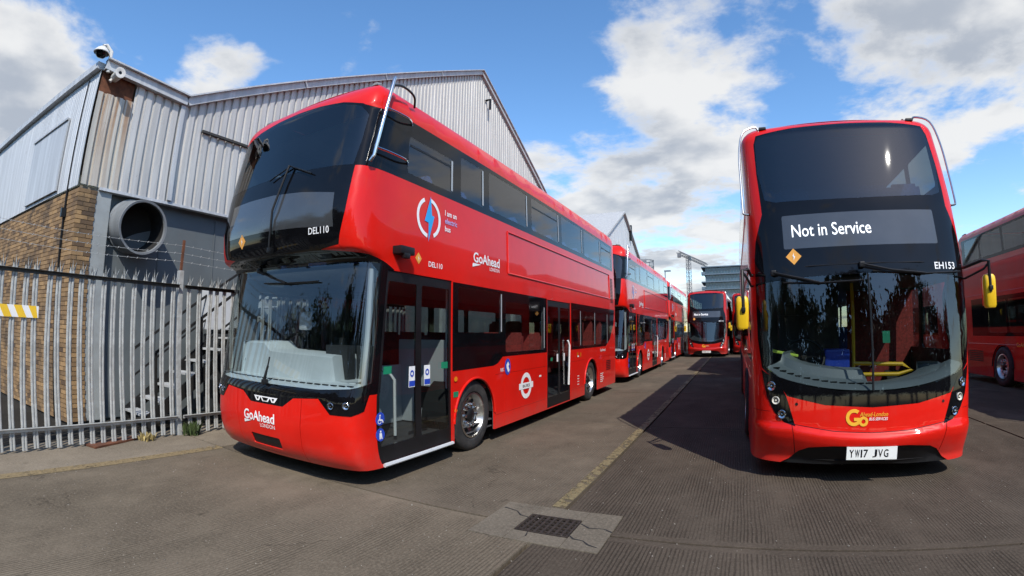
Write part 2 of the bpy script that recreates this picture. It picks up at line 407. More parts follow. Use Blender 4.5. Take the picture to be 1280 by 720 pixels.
# ------------------------------------------------------------------ wheels, seats and other shared pieces
WHEEL = {}
def wheel_meshes():
    rim = MB(); rim.lathe([(.09,.315),(.135,.31),(.14,.29),(.1,.275),(.045,.25),(.03,.205),(.045,.185),(.075,.175),(.08,.125),(.06,.115),(.06,.0)], (0,0,0), n=40)
    WHEEL['rim'] = rim
    ty = MB(); ty.lathe([(-.14,.33),(-.145,.43),(-.125,.468),(-.1,.482),(-.04,.482),(-.035,.474),(-.025,.474),(-.02,.482),(.02,.482),(.025,.474),(.035,.474),(.04,.482),(.1,.482),(.125,.468),(.145,.43),(.15,.38),(.14,.33),(.1,.3)], (0,0,0), n=48)
    WHEEL['tyre'] = ty
    nuts = MB()
    for k in range(10):
        a = 2*math.pi*k/10; nuts.lathe([(.07,.022),(.115,.02),(.12,.012),(.12,0)], (0, math.cos(a)*.15, math.sin(a)*.15), n=8)
    WHEEL['nuts'] = nuts
    ho = MB()
    for k in range(10):
        a = 2*math.pi*(k+.5)/10; ho.lathe([(0,.032),(.012,.03),(.013,0)], (.036, math.cos(a)*.226, math.sin(a)*.226), n=10)
    WHEEL['holes'] = ho
    hub = MB().lathe([(.05,.1),(.1,.095),(.12,.07),(.125,0)], (0,0,0), n=20); WHEEL['hub'] = hub
wheel_meshes(); WM = {}
def put_wheel(parent, x, y, side, rear=False):
    if not WM:
        for k, mt, nm in (('rim', RIM, 'wheel'), ('tyre', TYRE, 'tyre'), ('nuts', STEEL, 'wheel_nuts'), ('holes', UNDER, 'hand_holes'), ('hub', BLKM, 'hub')):
            o = WHEEL[k].build(nm, mt, None, smooth=True); WM[k] = o.data; bpy.data.objects.remove(o)
    w = link('wheel', WM['rim'], parent); w.location = (x*side, y, .482); w.rotation_euler = (rnd.uniform(0,6), 0, 0 if side > 0 else math.pi)
    for k, nm in (('tyre','tyre'),('nuts','wheel_nuts'),('holes','hand_holes'),('hub','hub')):
        q = link(nm, WM[k], w)
        if k in ('nuts','holes'): stuff(q)
def seat_mesh(mat):
    m = MB(); m.box((0,.0,.45), (.86,.44,.12)); m.box((0,.24,.8), (.86,.09,.68), Matrix.Rotation(-.15, 3, 'X'))
    for s in (-.22,.22): m.box((s,.31,1.12), (.34,.07,.14), Matrix.Rotation(-.15, 3, 'X'))
    for s in (-.3,.3): m.box((s,.05,.2), (.05,.3,.4))
    o = m.build('seat', mat, None, bevel=.02, smooth=True); d_ = o.data; bpy.data.objects.remove(o); return d_
SEATS = {'b': seat_mesh(SEATB), 'r': seat_mesh(SEATR)}
def arch_liner(parent, x, y, w=1.28):
    m = MB(); n = 14
    for k in range(n+1):
        a = math.pi*k/n; c, s_ = math.cos(a)*.56, math.sin(a)*.56
        m.v += [(x*(w-.03), y+c, .46+s_), (x*(w-.5), y+c, .46+s_)]
    for k in range(n): m.f.append((2*k, 2*k+1, 2*k+3, 2*k+2))
    i = len(m.v); m.v.append((x*(w-.5), y, .46))
    for k in range(n): m.f.append((2*k+1, i, 2*k+3))
    m.v += [(x*(w-.5), y-.56, .25), (x*(w-.5), y+.56, .25)]; m.f.append((1, i, i+2)); m.f.append((i, 2*n+1, i+1)); m.f.append((i, i+1, i+2))
    return m.build('arch_liner', UNDER, parent, fix=False)
def ghost(*a): pass
def catmull(P, k=4):
    E = [P[0]*2-P[1]]+P+[P[-1]*2-P[-2]]; out = []
    for i in range(1, len(E)-2):
        for j in range(k):
            t = j/k; a, b, c, d_ = E[i-1:i+3]; out.append(.5*((2*b)+(c-a)*t+(2*a-5*b+4*c-d_)*t*t+(3*b-a-3*c+d_)*t**3))
    return out+[P[-1]]
def tube_on(S, pts, r, name, mat, parent, n=6, bend=False):
    """a bent rod whose bends are (u, v, stand-off)"""
    P = [Vector(S(np.array([u]), np.array([v]), o)[0]) for u, v, o in pts]
    if bend and len(P) > 2: P = catmull(P)
    return MB().tube(P, r, n).build(name, mat, parent, smooth=True)
def wiper(S, parent, arm, blade, off=.03):
    w = tube_on(S, [(u, v, off+.02) for u, v in arm], .013, 'wiper', BLKM, parent)
    tube_on(S, [(u, v, off) for u, v in blade], .009, 'wiper_blade', BLKM, w)
    a = Vector(S(np.array([arm[0][0]]), np.array([arm[0][1]]), off)[0]); MB().box(a, (.06,.06,.06)).build('wiper_pivot', BLKM, w, bevel=.015)
def diamond(S, u, v, r, parent):
    d_ = decal(S, 'warning_diamond', ORANGE, parent, [[(u-r,v),(u,v-r*1.05),(u+r,v),(u,v+r*1.05)]])
    decal(S, 'bolt_mark', WHITE, d_, [[(u-.15*r,v+.05*r),(u+.05*r,v+.5*r),(u+.02*r,v+.12*r),(u+.2*r,v-.02*r),(u-.05*r,v-.5*r),(u-.02*r,v-.05*r)]], .007)
def bars_inside(S, parent, us, v0, v1, mat=ALU):
    for u in us: tube_on(S, [(u, v0, -.06), (u, v1, -.06)], .018, 'window_pillar', mat, parent)
def seats_for(parent, kind, rows, z, xs=(-.78,.78)):
    for y in rows:
        for x in xs:
            o = link('seat', SEATS[kind], parent); o.location = (x, y, z)
def headlamp(S, parent, u, v, r=.045, mat=CHROME):
    P = S(np.array([u]), np.array([v]), .012)[0]; n = Vector(S.nrm(np.array([u]), np.array([v]))[0])
    m = MB().lathe([(-.03,r),(.004,r),(.006,r*.9),(-.004,r*.85),(-.012,r*.3),(.002,r*.25),(.004,0)], (0,0,0), axis='z', n=20)
    o = m.build('lamp', mat, parent, smooth=True); o.matrix_local = Matrix.Translation(P) @ n.to_track_quat('Z','Y').to_matrix().to_4x4()
    return o

# ------------------------------------------------------------------ the electric bus
def make_bus_A():
    S = SURF_A
    root = thing('double_decker_bus', 'red electric double-decker with a lightning bolt in a white circle on its side', 'bus', (-4.59, 3.28, 0), 'double-deckers parked along the metal-clad shed')
    ff = [(-1.17,3.28),(-1.14,2.8),(-1.05,2.465),(-.76,2.42),(-.4,2.40),(0,2.395),(.4,2.40),(.76,2.42),(1.05,2.465),(1.14,2.8),(1.17,3.28)]
    arch = [(1.25,3.85),(1.24,3.98),(1.1,4.06),(.8,4.135),(.4,4.185),(0,4.2),(-.4,4.185),(-.8,4.135),(-1.1,4.06),(-1.24,3.98),(-1.25,3.85)]
    ws = [(-1.15,3.3),(-.5,3.33),(0,3.335),(.5,3.33),(1.15,3.3),(1.19,3.6),(1.21,3.9),(1.08,4.03),(.8,4.11),(.4,4.16),(0,4.175),(-.4,4.16),(-.8,4.11),(-1.08,4.03),(-1.21,3.9),(-1.19,3.6)]
    low = [(-1.44,1.09),(-1.19,1.04),(-.83,1.015),(-.4,1.005),(0,1.0),(.4,1.005),(.83,1.015),(1.19,1.04),(1.44,1.09)]
    lows = low+[(1.45,1.7),(1.36,2.22),(1.25,2.305),(.6,2.335),(0,2.34),(-.6,2.335),(-1.25,2.305),(-1.36,2.22),(-1.45,1.7)]
    und = [(-1.66,.975),(-1.19,.97),(-.85,.925),(-.47,.895),(-.3,.79),(.3,.79),(.47,.895),(.85,.925),(1.19,.97),(1.66,.975)]
    bl_all = und+[(1.66,2.26),(1.3,2.38),(.76,2.43),(0,2.4),(-.76,2.43),(-1.3,2.38),(-1.66,2.26)]
    hl = [(.83,.935),(1.1,.965),(1.42,.985),(1.36,.82),(1.22,.775),(.99,.78)]
    U = S.U; uy = S.u_of_y
    lowband = [(2.97,1.12),(4.06,1.13),(4.2,1.16),(4.36,1.25),(6.13,1.25),(6.13,2.23),(2.97,2.24)]
    lowband2 = [(7.5,1.25),(10.3,1.25),(10.75,1.42),(11.18,1.85),(11.26,2.23),(7.5,2.23)]
    L = [('body','body',None,RED,0,None),
         ('band','window_surround','body',BLK,.001,[(-11.2,3.31),(-1.1,3.29),(-1.1,4.04),(-11.2,4.02)]),
         ('band2','window_surround','body',BLK,.001,[(1.1,3.29),(11.2,3.31),(11.2,4.02),(1.1,4.04)]),
         ('mask','front_mask','body',BLK,.002,ff+arch),
         ('lmask','windscreen_surround','body',BLK,.0,bl_all),
         ('ws','upper_windscreen',None,GLASSU,.003,ws),
         ('disp','destination_display',None,DISP,.004,[(-.92,3.11),(-.5,3.12),(0,3.11),(.5,3.07),(.98,3.0),(1.0,2.64),(.5,2.675),(0,2.69),(-.5,2.69),(-.92,2.68)][::-1]),
         ('lws','windscreen',None,GLASSF,.003,lows),
         ('hl1','headlight',None,BLK,.006,hl), ('hl2','headlight',None,BLK,.006,mir(hl)),
         ('pl','plate_recess','body',BLKM,-.012,rect(-.33,.3,.22,.43,.02)),
         ('lb','window_surround','body',BLK,.001,lowband), ('lb2','window_surround','body',BLK,.001,lowband2),
         ('door','front_door',None,BLKM,-.012,rect(1.53,.235,2.95,2.25)),
         ('exit','exit_door',None,BLKM,-.012,rect(6.15,.215,7.47,2.215)),
         ('panel','blank_panel','body',BLK,.003,[(3.08,1.22),(4.02,1.22),(4.3,1.32),(4.3,1.55),(3.08,1.55)])]
    for a, b in ((1.585,2.22),(2.33,2.9)): L.append(('dg%g'%a,'door_glass','door',GLASSF,-.016,rect(a,.42,b,2.14,.03)))
    for a, b in ((6.22,6.77),(6.86,7.4)): L.append(('eg%g'%a,'door_glass','exit',GLASS,-.016,rect(a,.4,b,2.1,.03)))
    up = [(1.97,2.96,3.39,3.84),(3.15,3.78,3.39,3.95),(3.94,5.32,3.39,3.97),(5.5,6.86,3.39,3.97),(7.03,8.4,3.39,3.97),(8.55,9.93,3.38,3.97),(10.05,11.1,3.38,3.95)]
    for a, b, z0, z1 in up:
        for s in (1,-1): L.append(('u%g'%(a*s),'window',None,GLASS,.0,rect(min(a*s,b*s),z0,max(a*s,b*s),z1,.04)))
    for a, b, z0, z1 in ((3.1,4.34,1.6,2.2),(4.45,6.03,1.31,2.08),(7.6,8.17,1.31,2.1),(8.28,9.3,1.31,2.1),(9.38,10.5,1.31,2.1)): L.append(('l%g'%a,'window',None,GLASS,.0,rect(a,z0,b,z1,.04)))
    L.append(('lbo','window_surround','body',BLK,.001,[(-11.1,1.25),(-1.7,1.12),(-1.7,2.23),(-11.1,2.23)]))
    for a, b in ((1.8,2.85),(3.1,4.34),(4.45,6.03),(6.2,7.45),(7.6,9.0),(9.2,10.6)): L.append(('o%g'%a,'window',None,GLASS,.0,rect(-b,1.32,-a,2.12,.04)))
    for uw in (3.55, 8.98):
        for s in (1,-1):
            hole = [(uw*s+.54*math.cos(math.pi*k/18), .45+.54*math.sin(math.pi*k/18)) for k in range(19)]+[(uw*s-.54,.1),(uw*s+.54,.1)]
            L.append(('h%g'%(uw*s),'hole',None,None,0,hole))
    # panel seams
    for a in (.6,-.6): L.append(('s%g'%a,'panel_seam','body',BLKM,-.006,[(a*.93-.004,.2),(a*.93+.004,.2),(a+.004,.9),(a-.004,.9)]))
    for a in (4.42,6.12,7.5,9.9): L.append(('s%g'%a,'panel_seam','body',BLKM,-.004,rect(a-.0035,.2,a+.0035,1.25)))
    for a, b in ((4.12,6.12),(7.5,8.42),(9.55,10.9)): L.append(('sh%g'%a,'panel_seam','body',BLKM,-.004,rect(a,.995,b,1.0)))
    for a, b in ((4.12,6.12),(7.5,8.42)): L.append(('sl%g'%a,'panel_seam','body',BLKM,-.004,rect(a,.4,b,.405)))
    vg = [.2,.24,.28,.34,.42,.5,.6,.7,.8,.88,.95,1.02,1.1,1.3,1.6,1.9,2.15,2.25,2.3,2.33,2.36,2.39,2.42,2.45,2.49,2.55,2.65,2.8,3.0,3.2,3.4,3.6,3.8,3.95,4.08,4.14,4.2,4.26,4.32,4.38,4.45,4.52,4.58]
    P = skin(S, L, .2, vg, root, LIN)
    roof_cap(S, 'roof', RED, root)
    deck(S, .34, 'lower_floor', FLOORM, root, .1); deck(S, 2.31, 'upper_floor', LIN, root, .04, shrink=.09)
    # soffit of the upper-deck brow is part of the skin; roof lining
    for y, wx in ((uy(0)*0+0, 1.28),):
        pass
    yoff = uy(0.0)
    wy = [3.55-yoff, 8.98-yoff]
    for y in wy:
        for s in (1,-1): put_wheel(root, 1.1, y, s); arch_liner(root, s, y)
    for uw in (3.55, 8.98):      # wheel-arch lips
        m = MB(); pr = [(uw+.545*math.cos(math.pi*k/24), .45+.545*math.sin(math.pi*k/24)) for k in range(25)]
        tube_on(S, [(a, b, .004) for a, b in pr], .016, 'wheel_arch_lip', RED, root)
    # lamp units
    for s in (1,-1):
        for k, (a, b) in enumerate(((1.0,.865),(1.17,.875))): headlamp(S, P['hl1' if s > 0 else 'hl2'], a*s, b, .036)
    decal(S, 'badge', WHITE, root, [[(-.22,.9-.03),(-.08,.9-.03),(-.12,.815),(-.17,.815)],[(-.05,.815),(.05,.815),(.1,.87),(-.1,.87)][::1],[(.08,.87),(.22,.87),(.17,.815),(.12,.815)]], .006)
    decal(S, 'badge', BLK, root, [[(-.17,.857),(-.12,.857),(-.14,.83),(-.15,.83)],[(-.03,.825),(.03,.825),(.06,.858),(-.06,.858)],[(.12,.857),(.17,.857),(.15,.83),(.14,.83)]], .009)
    # lettering and marks
    f = on(S, .006)
    lettering(f, 'GoAhead', -.43, .585, .105, WHITE, root, .6, .02, name='operator_lettering')
    lettering(f, 'LONDON', -.1, .525, .042, WHITE, root, .27, .006, name='operator_lettering')
    decal(S, 'operator_mark', WHITE, root, [[(-.43,.575),(-.27,.575),(-.43,.535)]], .006)
    lettering(f, 'DEL110', .67, 2.585, .068, WHITE, root, .28, .012, name='fleet_number')
    diamond(S, -.57, 2.63, .085, root); diamond(S, 2.23, 2.44, .065, root)
    lettering(f, 'DEL110', 2.43, 2.37, .06, WHITE, root, .29, .012, name='fleet_number')
    lettering(f, 'GoAhead', 3.47, 2.565, .13, WHITE, root, .77, .02, name='operator_lettering'); lettering(f, 'LONDON', 3.93, 2.49, .05, WHITE, root, .3, .006, name='operator_lettering')
    decal(S, 'operator_mark', WHITE, root, [[(3.45,2.545),(3.68,2.545),(3.44,2.49)]], .006)
    for t, z, mt in (('I am an',3.055,WHITE),('electric',2.955,LILAC),('bus',2.855,WHITE)): lettering(f, t, 2.77, z, .065, mt, root, None, .018, name='slogan')
    decal(S, 'bolt_ring', WHITE, root, ring(2.43,2.95,.2,.245,-65,82,20)+ring(2.43,2.95,.2,.245,115,262,20), .005)
    decal(S, 'lightning_bolt', CYAN, root, [[(2.46,3.22),(2.49,2.99),(2.54,2.985),(2.42,2.66),(2.42,2.89),(2.34,2.9)][::-1]], .006)
    for k, z in enumerate((.72,.555)):
        d_ = decal(S, 'safety_sign', BLUE, root, [circ(1.58,z,.068,20)], .006)
        decal(S, 'pictogram', WHITE, d_, [circ(1.585,z+.034,.012,8),[(1.565,z+.018),(1.6,z+.018),(1.605,z-.045),(1.59,z-.045),(1.583,z-.01),(1.575,z-.045),(1.56,z-.045)]] if k else [circ(1.575,z+.034,.011,8),[(1.565,z+.02),(1.58,z+.02),(1.58,z-.005),(1.615,z-.01),(1.63,z-.04),(1.618,z-.045),(1.605,z-.022),(1.565,z-.02)]]+ring(1.57,z-.025,.02,.027,90,360,10), .009)
    decal(S, 'roundel_ring', WHITE, root, ring(5.2,.735,.14,.215), .005); decal(S, 'roundel_bar', WHITE, root, [rect(4.92,.685,5.48,.785)], .007)
    lettering(on(S, .009), 'BUSES', 5.06, .712, .045, BLK, root, .28, .006, name='roundel_lettering')
    d_ = decal(S, 'camera_notice', BLUE, root, [circ(4.51,1.09,.1,20,.125)], .006); decal(S, 'pictogram', WHITE, d_, [[(4.46,1.12),(4.52,1.17),(4.56,1.12),(4.53,1.1),(4.57,1.03),(4.52,1.0),(4.47,1.07)]], .009)
    lettering(f, 'NBC', 4.27, 1.03, .05, WHITE, root, .12, .004, name='notice_lettering')
    for a, b, c in ((3.03,1.02,.04),(3.03,.62,.035)): decal(S, 'marker_lamp', AMBER, root, [circ(a,b,c,14,c*.8)], .012)
    decal(S, 'notice', GREEN, root, [rect(2.985,.79,3.1,.86)], .005); decal(S, 'notice', AMBER, root, [rect(7.88,1.08,7.95,1.18),rect(8.1,1.08,8.16,1.17)], .005); decal(S, 'notice', WHITE, root, [rect(7.9,1.08,8.0,1.11),rect(5.75,.83,5.85,.86)], .006)
    for k in range(4): decal(S, 'side_notice', WHITE, root, [rect(7.9,.48+.06*k,8.02,.495+.06*k)], .005)
    decal(S, 'rear_vents', BLKM, root, [rect(10.35,.62+.045*k,10.8,.645+.045*k) for k in range(6)], .004)
    decal(S, 'rear_notice', WHITE, root, [rect(9.75,.36+.05*k,10.0+.05*(k%3),.38+.05*k) for k in range(5)], .004)
    lettering(f, 'GoAhead', 9.75, 1.13, .07, WHITE, root, .5, .008, name='operator_lettering')
    decal(S, 'upper_vents', UNDER, root, [rect(10.86,2.42+.04*k,11.14,2.442+.04*k) for k in range(17)], .004)
    # advertisement frame on the flank
    for seg in ([(4.53,2.52),(10.75,2.52)],[(4.53,3.17),(10.75,3.17)],[(4.53,2.52),(4.53,3.17)],[(10.75,2.52),(10.75,3.17)]):
        (a, b), (c, e) = seg; n = 8
        tube_on(S, [(a+(c-a)*k/n, b+(e-b)*k/n, .004) for k in range(n+1)], .014, 'advert_frame', RED, root, 6)
    # side camera pod, door threshold, door furniture
    p = Vector(S(np.array([1.88]), np.array([2.47]), .05)[0]); pod = MB().box(p, (.14,.24,.09)).box(p+Vector((.05,-.02,-.06)), (.06,.1,.06)).build('side_camera', BLKM, root, bevel=.02, smooth=True)
    tube_on(S, [(1.54,.226,.022),(2.2,.226,.022),(2.94,.226,.022)], .022, 'door_sill', PART, root)
    for a in (1.66,2.78): decal(S, 'door_sticker', GREEN, P['door'], [rect(a-.07,1.17,a+.07,1.25)], .006)
    for a in (2.12,2.42):
        st = decal(S, 'door_notice', WHITE, P['door'], [rect(a-.06,1.0,a+.06,1.23)], .006); decal(S, 'door_notice', BLUE, P['door'], [rect(a-.055,1.01,a+.055,1.07)], .009); decal(S, 'door_notice', BLUE, P['door'], ring(a,1.15,.02,.038,0,360,14), .009)
    tube_on(S, [(7.25,.55,.03),(7.25,1.35,.05),(7.2,1.45,.03)], .02, 'door_handle', WHITE, P['exit'])
    decal(S, 'door_sticker', GREEN, P['exit'], [rect(6.3,1.08,6.4,1.14)], .008); decal(S, 'door_notice', WHITE, P['exit'], [rect(6.62,1.05,6.7,1.2),rect(7.0,1.05,7.08,1.2)], .008)
    # tree guard: one bar on the corner pillar with rungs to the side
    g = MB().tube([(1.27,.27,3.33),(1.31,.28,3.39),(1.31,.51,4.36),(1.3,.54,4.42)], .019, 10).build('tree_guard', STEEL, root, smooth=True)
    for z, y0, y1 in ((3.49,.31,.93),(3.99,.43,.97)): MB().tube(catmull([Vector(q) for q in ((1.31,y0,z),(1.335,y0+.2,z),(1.33,y1-.15,z),(1.24,y1,z))]), .013, 8).build('rung', STEEL, g, smooth=True)
    MB().tube(catmull([Vector(q) for q in ((1.31,.5,4.3),(1.3,.7,4.37),(1.26,.95,4.37),(1.2,1.05,4.27))]), .014, 8).build('rung', BLKM, g, smooth=True)
    # wipers
    wiper(S, root, [(.05,2.48),(.1,2.9),(.22,3.42)], [(-.12,3.3),(.22,3.42),(.62,3.26)])
    wiper(S, root, [(-.5,2.3),(-.2,2.2),(.1,2.12)], [(-.35,2.14),(.1,2.12),(.62,2.12)]); wiper(S, root, [(-.02,1.02),(.02,1.2)], [(-.02,1.04),(.0,1.3)])
    # cab and saloon
    m = MB(); us = np.linspace(-1.5,1.5,61)
    for u in us:
        zt_ = float(np.interp(u, [-1.5,-.5,-.36,.78,.8,1.5], [1.46,1.46,1.37,1.34,1.075,1.075]))
        for o_, z in ((-.03,1.01),(-.06,1.03),(-.16,1.055),(-.27,1.065),(-.275,1.072),(-.31,max(1.075,zt_-.02)),(-.34,zt_),(-.75,zt_+.01),(-.75,.5)):
            q = S(np.array([u]), np.array([1.0]), o_)[0]; m.v.append((q[0], q[1], z))
    n = 9
    for i in range(len(us)-1):
        for j in range(n-1): a = i*n+j; m.f.append((a, a+1, a+n+1, a+n))
    dash = m.build('dashboard', DASH, root, smooth=True)
    MB().box((.93,.72,1.2),(.32,.04,.5)).build('door_panel', pmat('charcoal_panel', (.05,.055,.06), .5), root, bevel=.01)
    tube_on(S, [(1.38,1.05,-.07),(1.37,1.6,-.07),(1.3,2.25,-.07)], .03, 'pillar_trim', PART, root)
    MB().lathe([(0,.05),(.02,.045),(.02,.02),(.01,0)], (-.9,.41,1.2), axis='y', n=18, sgn=-1).build('speaker', BLKM, root)
    for u in np.linspace(-1.15,1.15,21):
        q = S(np.array([u]), np.array([1.0]), -.13)[0]; MB().box((q[0], q[1], 1.052), (.075,.022,.012)).build('demister_slot', BLKM, dash)
    st = MB(); st.tube([(-.62+.24*math.cos(t), .92+.1*math.sin(t), 1.36+.2*math.sin(t)) for t in np.linspace(0, 2*math.pi, 25)], .02, 8, False); st.bar((-.62,.92,1.36),(-.62,.75,1.2),.06); st.bar((-.85,.92,1.36),(-.4,.92,1.36),.04,.02); st.build('steering_wheel', BLKM, root, smooth=True)
    m = MB(); m.box((-.62,1.55,.95),(.5,.5,.14)); m.box((-.62,1.82,1.4),(.48,.14,.85)); m.box((-.62,1.84,1.9),(.26,.1,.2)); m.box((-.62,1.55,.6),(.3,.3,.6)); m.build('driver_seat', LIND, root, bevel=.03, smooth=True)
    m = MB(); m.box((-.05,1.25,.8),(.05,1.1,.9)); m.box((-.6,2.05,1.2),(1.1,.05,1.9)); m.build('cab_partition', LIND, root)
    MB().box((-.05,1.2,1.65),(.012,1.0,.75)).build('cab_screen', GLASSF, root)
    MB().box((-.1,.7,1.72),(.13,.1,.22)).build('ticket_machine', PART, root, bevel=.02)
    m = MB(); m.box((.62,.6,1.0),(.34,.12,.9)); m.build('kick_panel', LIND, root)
    m = MB(); m.box((.62,2.22,.93),(.9,.06,1.15)); m.box((.2,1.9,.75),(.06,.6,.8)); m.build('luggage_partition', PART, root, bevel=.015)
    MB().box((.62,2.185,.72),(.26,.012,.3)).build('notice_board', BLKM, root)
    for pts in ([(.95,1.15,.4),(.95,1.15,1.05),(.85,1.15,1.15),(.45,1.15,1.15)],[(.55,1.15,1.13),(.55,1.15,.4)],[(1.05,2.1,.4),(1.05,2.1,2.2)],[(.2,1.62,.35),(.2,1.62,2.25)]): MB().tube(pts, .019, 8).build('handrail', WHITE, root, smooth=True)
    seats_for(root, 'r', [3.05,3.85,4.65], .42, (-.78,.78)); seats_for(root, 'r', [5.6,6.4], .42, (-.78,)); seats_for(root, 'r', [7.2,8.0,8.8], .7)
    seats_for(root, 'b', [1.15+.82*k for k in range(11)], 2.33)
    m = MB(); m.box((0,10.2,1.3),(2.3,.3,1.9)); m.build('engine_bulkhead', LIND, root)
    for a, b, z0, z1 in up: decal(S, 'window_bar', ALU, root, [rect(b-.055,z0+.02,b-.015,z1-.02)], .006)
    for b, z0, z1 in ((4.33,1.62,2.18),(6.02,1.33,2.06),(8.16,1.33,2.08),(9.29,1.33,2.08),(10.48,1.33,2.08)): decal(S, 'window_bar', ALU, root, [rect(b-.05,z0,b-.015,z1)], .006)
    for a, b in ((2.0,2.94),(5.53,6.8),(10.08,11.05)): decal(S, 'vent_rail', BLKM, root, [rect(a,3.8 if a > 3 else 3.72,b,3.825 if a > 3 else 3.745)], .005)
    bars_inside(S, root, (3.03,3.86,5.4,6.93,8.47,9.99), 3.36, 4.0); bars_inside(S, root, (4.39,6.07), 1.3, 2.15)
    MB().box((0,5.4,4.2),(2.2,9.2,.02)).build('ceiling', CEIL, root)
    return root

# ------------------------------------------------------------------ the diesel hybrid buses with yellow mirrors
def make_bus_B(name, label, loc, group, paint, near=True, number='EH153', plate='YW17 JVG', mirrors=True):
    S = SURF_B; root = thing(name, label, 'bus', loc, group)
    glu = [(-.93,3.0),(-.4,2.985),(0,2.98),(.4,2.985),(.93,3.0),(1.05,3.04),(1.11,3.4),(1.1,3.8),(1.06,3.9),(.6,3.97),(0,3.985),(-.6,3.97),(-1.06,3.9),(-1.1,3.8),(-1.11,3.4),(-1.05,3.04)]
    half = [(0,.795),(.5,.82),(.9,.905),(1.0,1.04),(1.2,1.19),(1.265,1.5),(1.27,1.9),(1.25,2.38),(1.22,2.56),(1.1,2.88),(1.125,3.4),(1.12,3.8),(1.08,3.93),(.6,4.0),(0,4.015)]
    mask = half+[(-u, v) for u, v in half[::-1][1:-1]]
    lw = [(0,.955),(.35,.965),(.68,1.01),(1.0,1.1),(1.19,1.22),(1.215,1.6),(1.21,2.09),(.6,2.135),(0,2.145)]; lw = lw+[(-u, v) for u, v in lw[::-1][1:-1]]
    hl = [(1.21,1.17),(1.0,1.06),(.91,.9),(.81,.6),(.93,.635),(1.04,.73),(1.13,.88)]
    gr = [(-.95,.18),(-.86,.24),(-.76,.34),(-.66,.385),(-.4,.41),(.4,.41),(.66,.385),(.76,.34),(.86,.24),(.95,.18)]
    L = [('body','body',None,paint,0,None)]
    for s in (1,-1):
        L.append(('band%d'%s,'window_surround','body',BLK,.001,rect(min(s*1.62,s*11.0),3.17,max(s*1.62,s*11.0),3.87)))
        L.append(('lb%d'%s,'window_surround','body',BLK,.001,rect(min(s*1.75,s*10.6),1.22,max(s*1.75,s*10.6),2.2)))
    L += [('mask','front_mask','body',BLK,.002,mask), ('ws','upper_windscreen',None,GLASSU,.003,glu),
          ('disp','destination_display',None,DISP,.004,rect(-.87,2.445,.87,2.825,.02)), ('lws','windscreen',None,GLASSF if near else GLASS,.003,lw),
          ('hl1','headlight',None,BLK,.004,hl), ('hl2','headlight',None,BLK,.004,mir(hl)), ('gr','lower_grille','body',BLKM,-.02,gr)]
    ups = [(1.75,2.9),(3.0,4.3),(4.4,5.7),(5.8,7.1),(7.2,8.5),(8.6,9.8),(9.9,10.8)]
    for a, b in ups:
        for s in (1,-1): L.append(('u%g'%(a*s),'window',None,GLASS,0,rect(min(a*s,b*s),3.25,max(a*s,b*s),3.82,.05)))
    for a, b in ((1.9,2.9),(3.0,4.3),(4.4,5.7),(5.8,7.1),(7.2,8.5),(8.6,9.6)):
        for s in (1,-1): L.append(('l%g'%(a*s),'window',None,GLASS,0,rect(min(a*s,b*s),1.3,max(a*s,b*s),2.1,.05)))
    off = S.u_of_y(0.0); wy = (2.6, 7.9)
    for y in wy:
        for s in (1,-1): L.append(('h%g'%(y*s),'hole',None,None,0,[(s*(y+off)+.54*math.cos(math.pi*k/18), .45+.54*math.sin(math.pi*k/18)) for k in range(19)]+[(s*(y+off)-.54,.1),(s*(y+off)+.54,.1)]))
    sm = [[(-.85,.625),(-.4,.56),(0,.545),(.4,.56),(.85,.625),(.85,.618),(.4,.553),(0,.538),(-.4,.553),(-.85,.618)]]
    L.append(('sm','panel_seam','body',BLKM,-.006,sm[0][::-1]))
    for s in (1,-1):
        L.append(('sv%d'%s,'panel_seam','body',BLKM,-.006,[(s*.846,.62),(s*.854,.62),(s*.8,.3),(s*.792,.3)]))
        L.append(('sw%d'%s,'panel_seam','body',BLKM,-.006,[(s*1.09,.735),(s*1.4,.73),(s*1.4,.735),(s*1.09,.74)]))
    vg = [.19,.23,.28,.35,.4,.44,.47,.5,.53,.56,.6,.64,.7,.8,.9,.97,1.05,1.2,1.5,1.8,2.0,2.1,2.2,2.3,2.4,2.55,2.7,2.85,3.0,3.15,3.3,3.45,3.6,3.75,3.82,3.87,3.94,4.01,4.08,4.15,4.22,4.29]
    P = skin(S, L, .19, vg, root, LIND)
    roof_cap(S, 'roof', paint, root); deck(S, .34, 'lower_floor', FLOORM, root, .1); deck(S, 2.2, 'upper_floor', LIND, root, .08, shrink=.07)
    for y in wy:
        for s in (1,-1): put_wheel(root, 1.12, y, s); arch_liner(root, s, y, 1.3)
    f = on(S, .007)
    lettering(f, 'Not in Service', -.77, 2.575, .135, LED, P['disp'], .87, .006, name='display_lettering')
    lettering(on(S, .009), number, .78, 2.17, .07, WHITE, root, .28, .012, name='fleet_number')
    diamond(S, -.77, 2.36, .085, root)
    # number plate
    q = S(np.array([-.27,.27,.27,-.27]), np.array([.275,.275,.405,.405]), .012); m = MB(); nrm = np.array([0,-1,0]); qa = np.array([[-.265,q[:,1].min()-.004,.275],[.265,q[:,1].min()-.004,.275],[.265,q[:,1].min()-.004,.405],[-.265,q[:,1].min()-.004,.405]])
    m.v = [tuple(x) for x in qa]+[tuple(x+[0,.02,0]) for x in qa]; m.f = [(0,1,2,3),(7,6,5,4),(0,4,5,1),(1,5,6,2),(2,6,7,3),(3,7,4,0)]
    pl = m.build('number_plate', PLATE, root); yp = q[:,1].min()-.0065
    pf = lambda x, y: np.stack([x, np.full_like(x, yp), y], -1)
    for k, ch in enumerate(plate):
        if ch != ' ': lettering(pf, ch, -.238+sum(.028 if c_ in '1I' else .034 if c_ == ' ' else .06 for c_ in plate[:k]), .3, .08, BLK, pl, .015 if ch in '1I' else .048, .012, name='plate_letter', even=True)
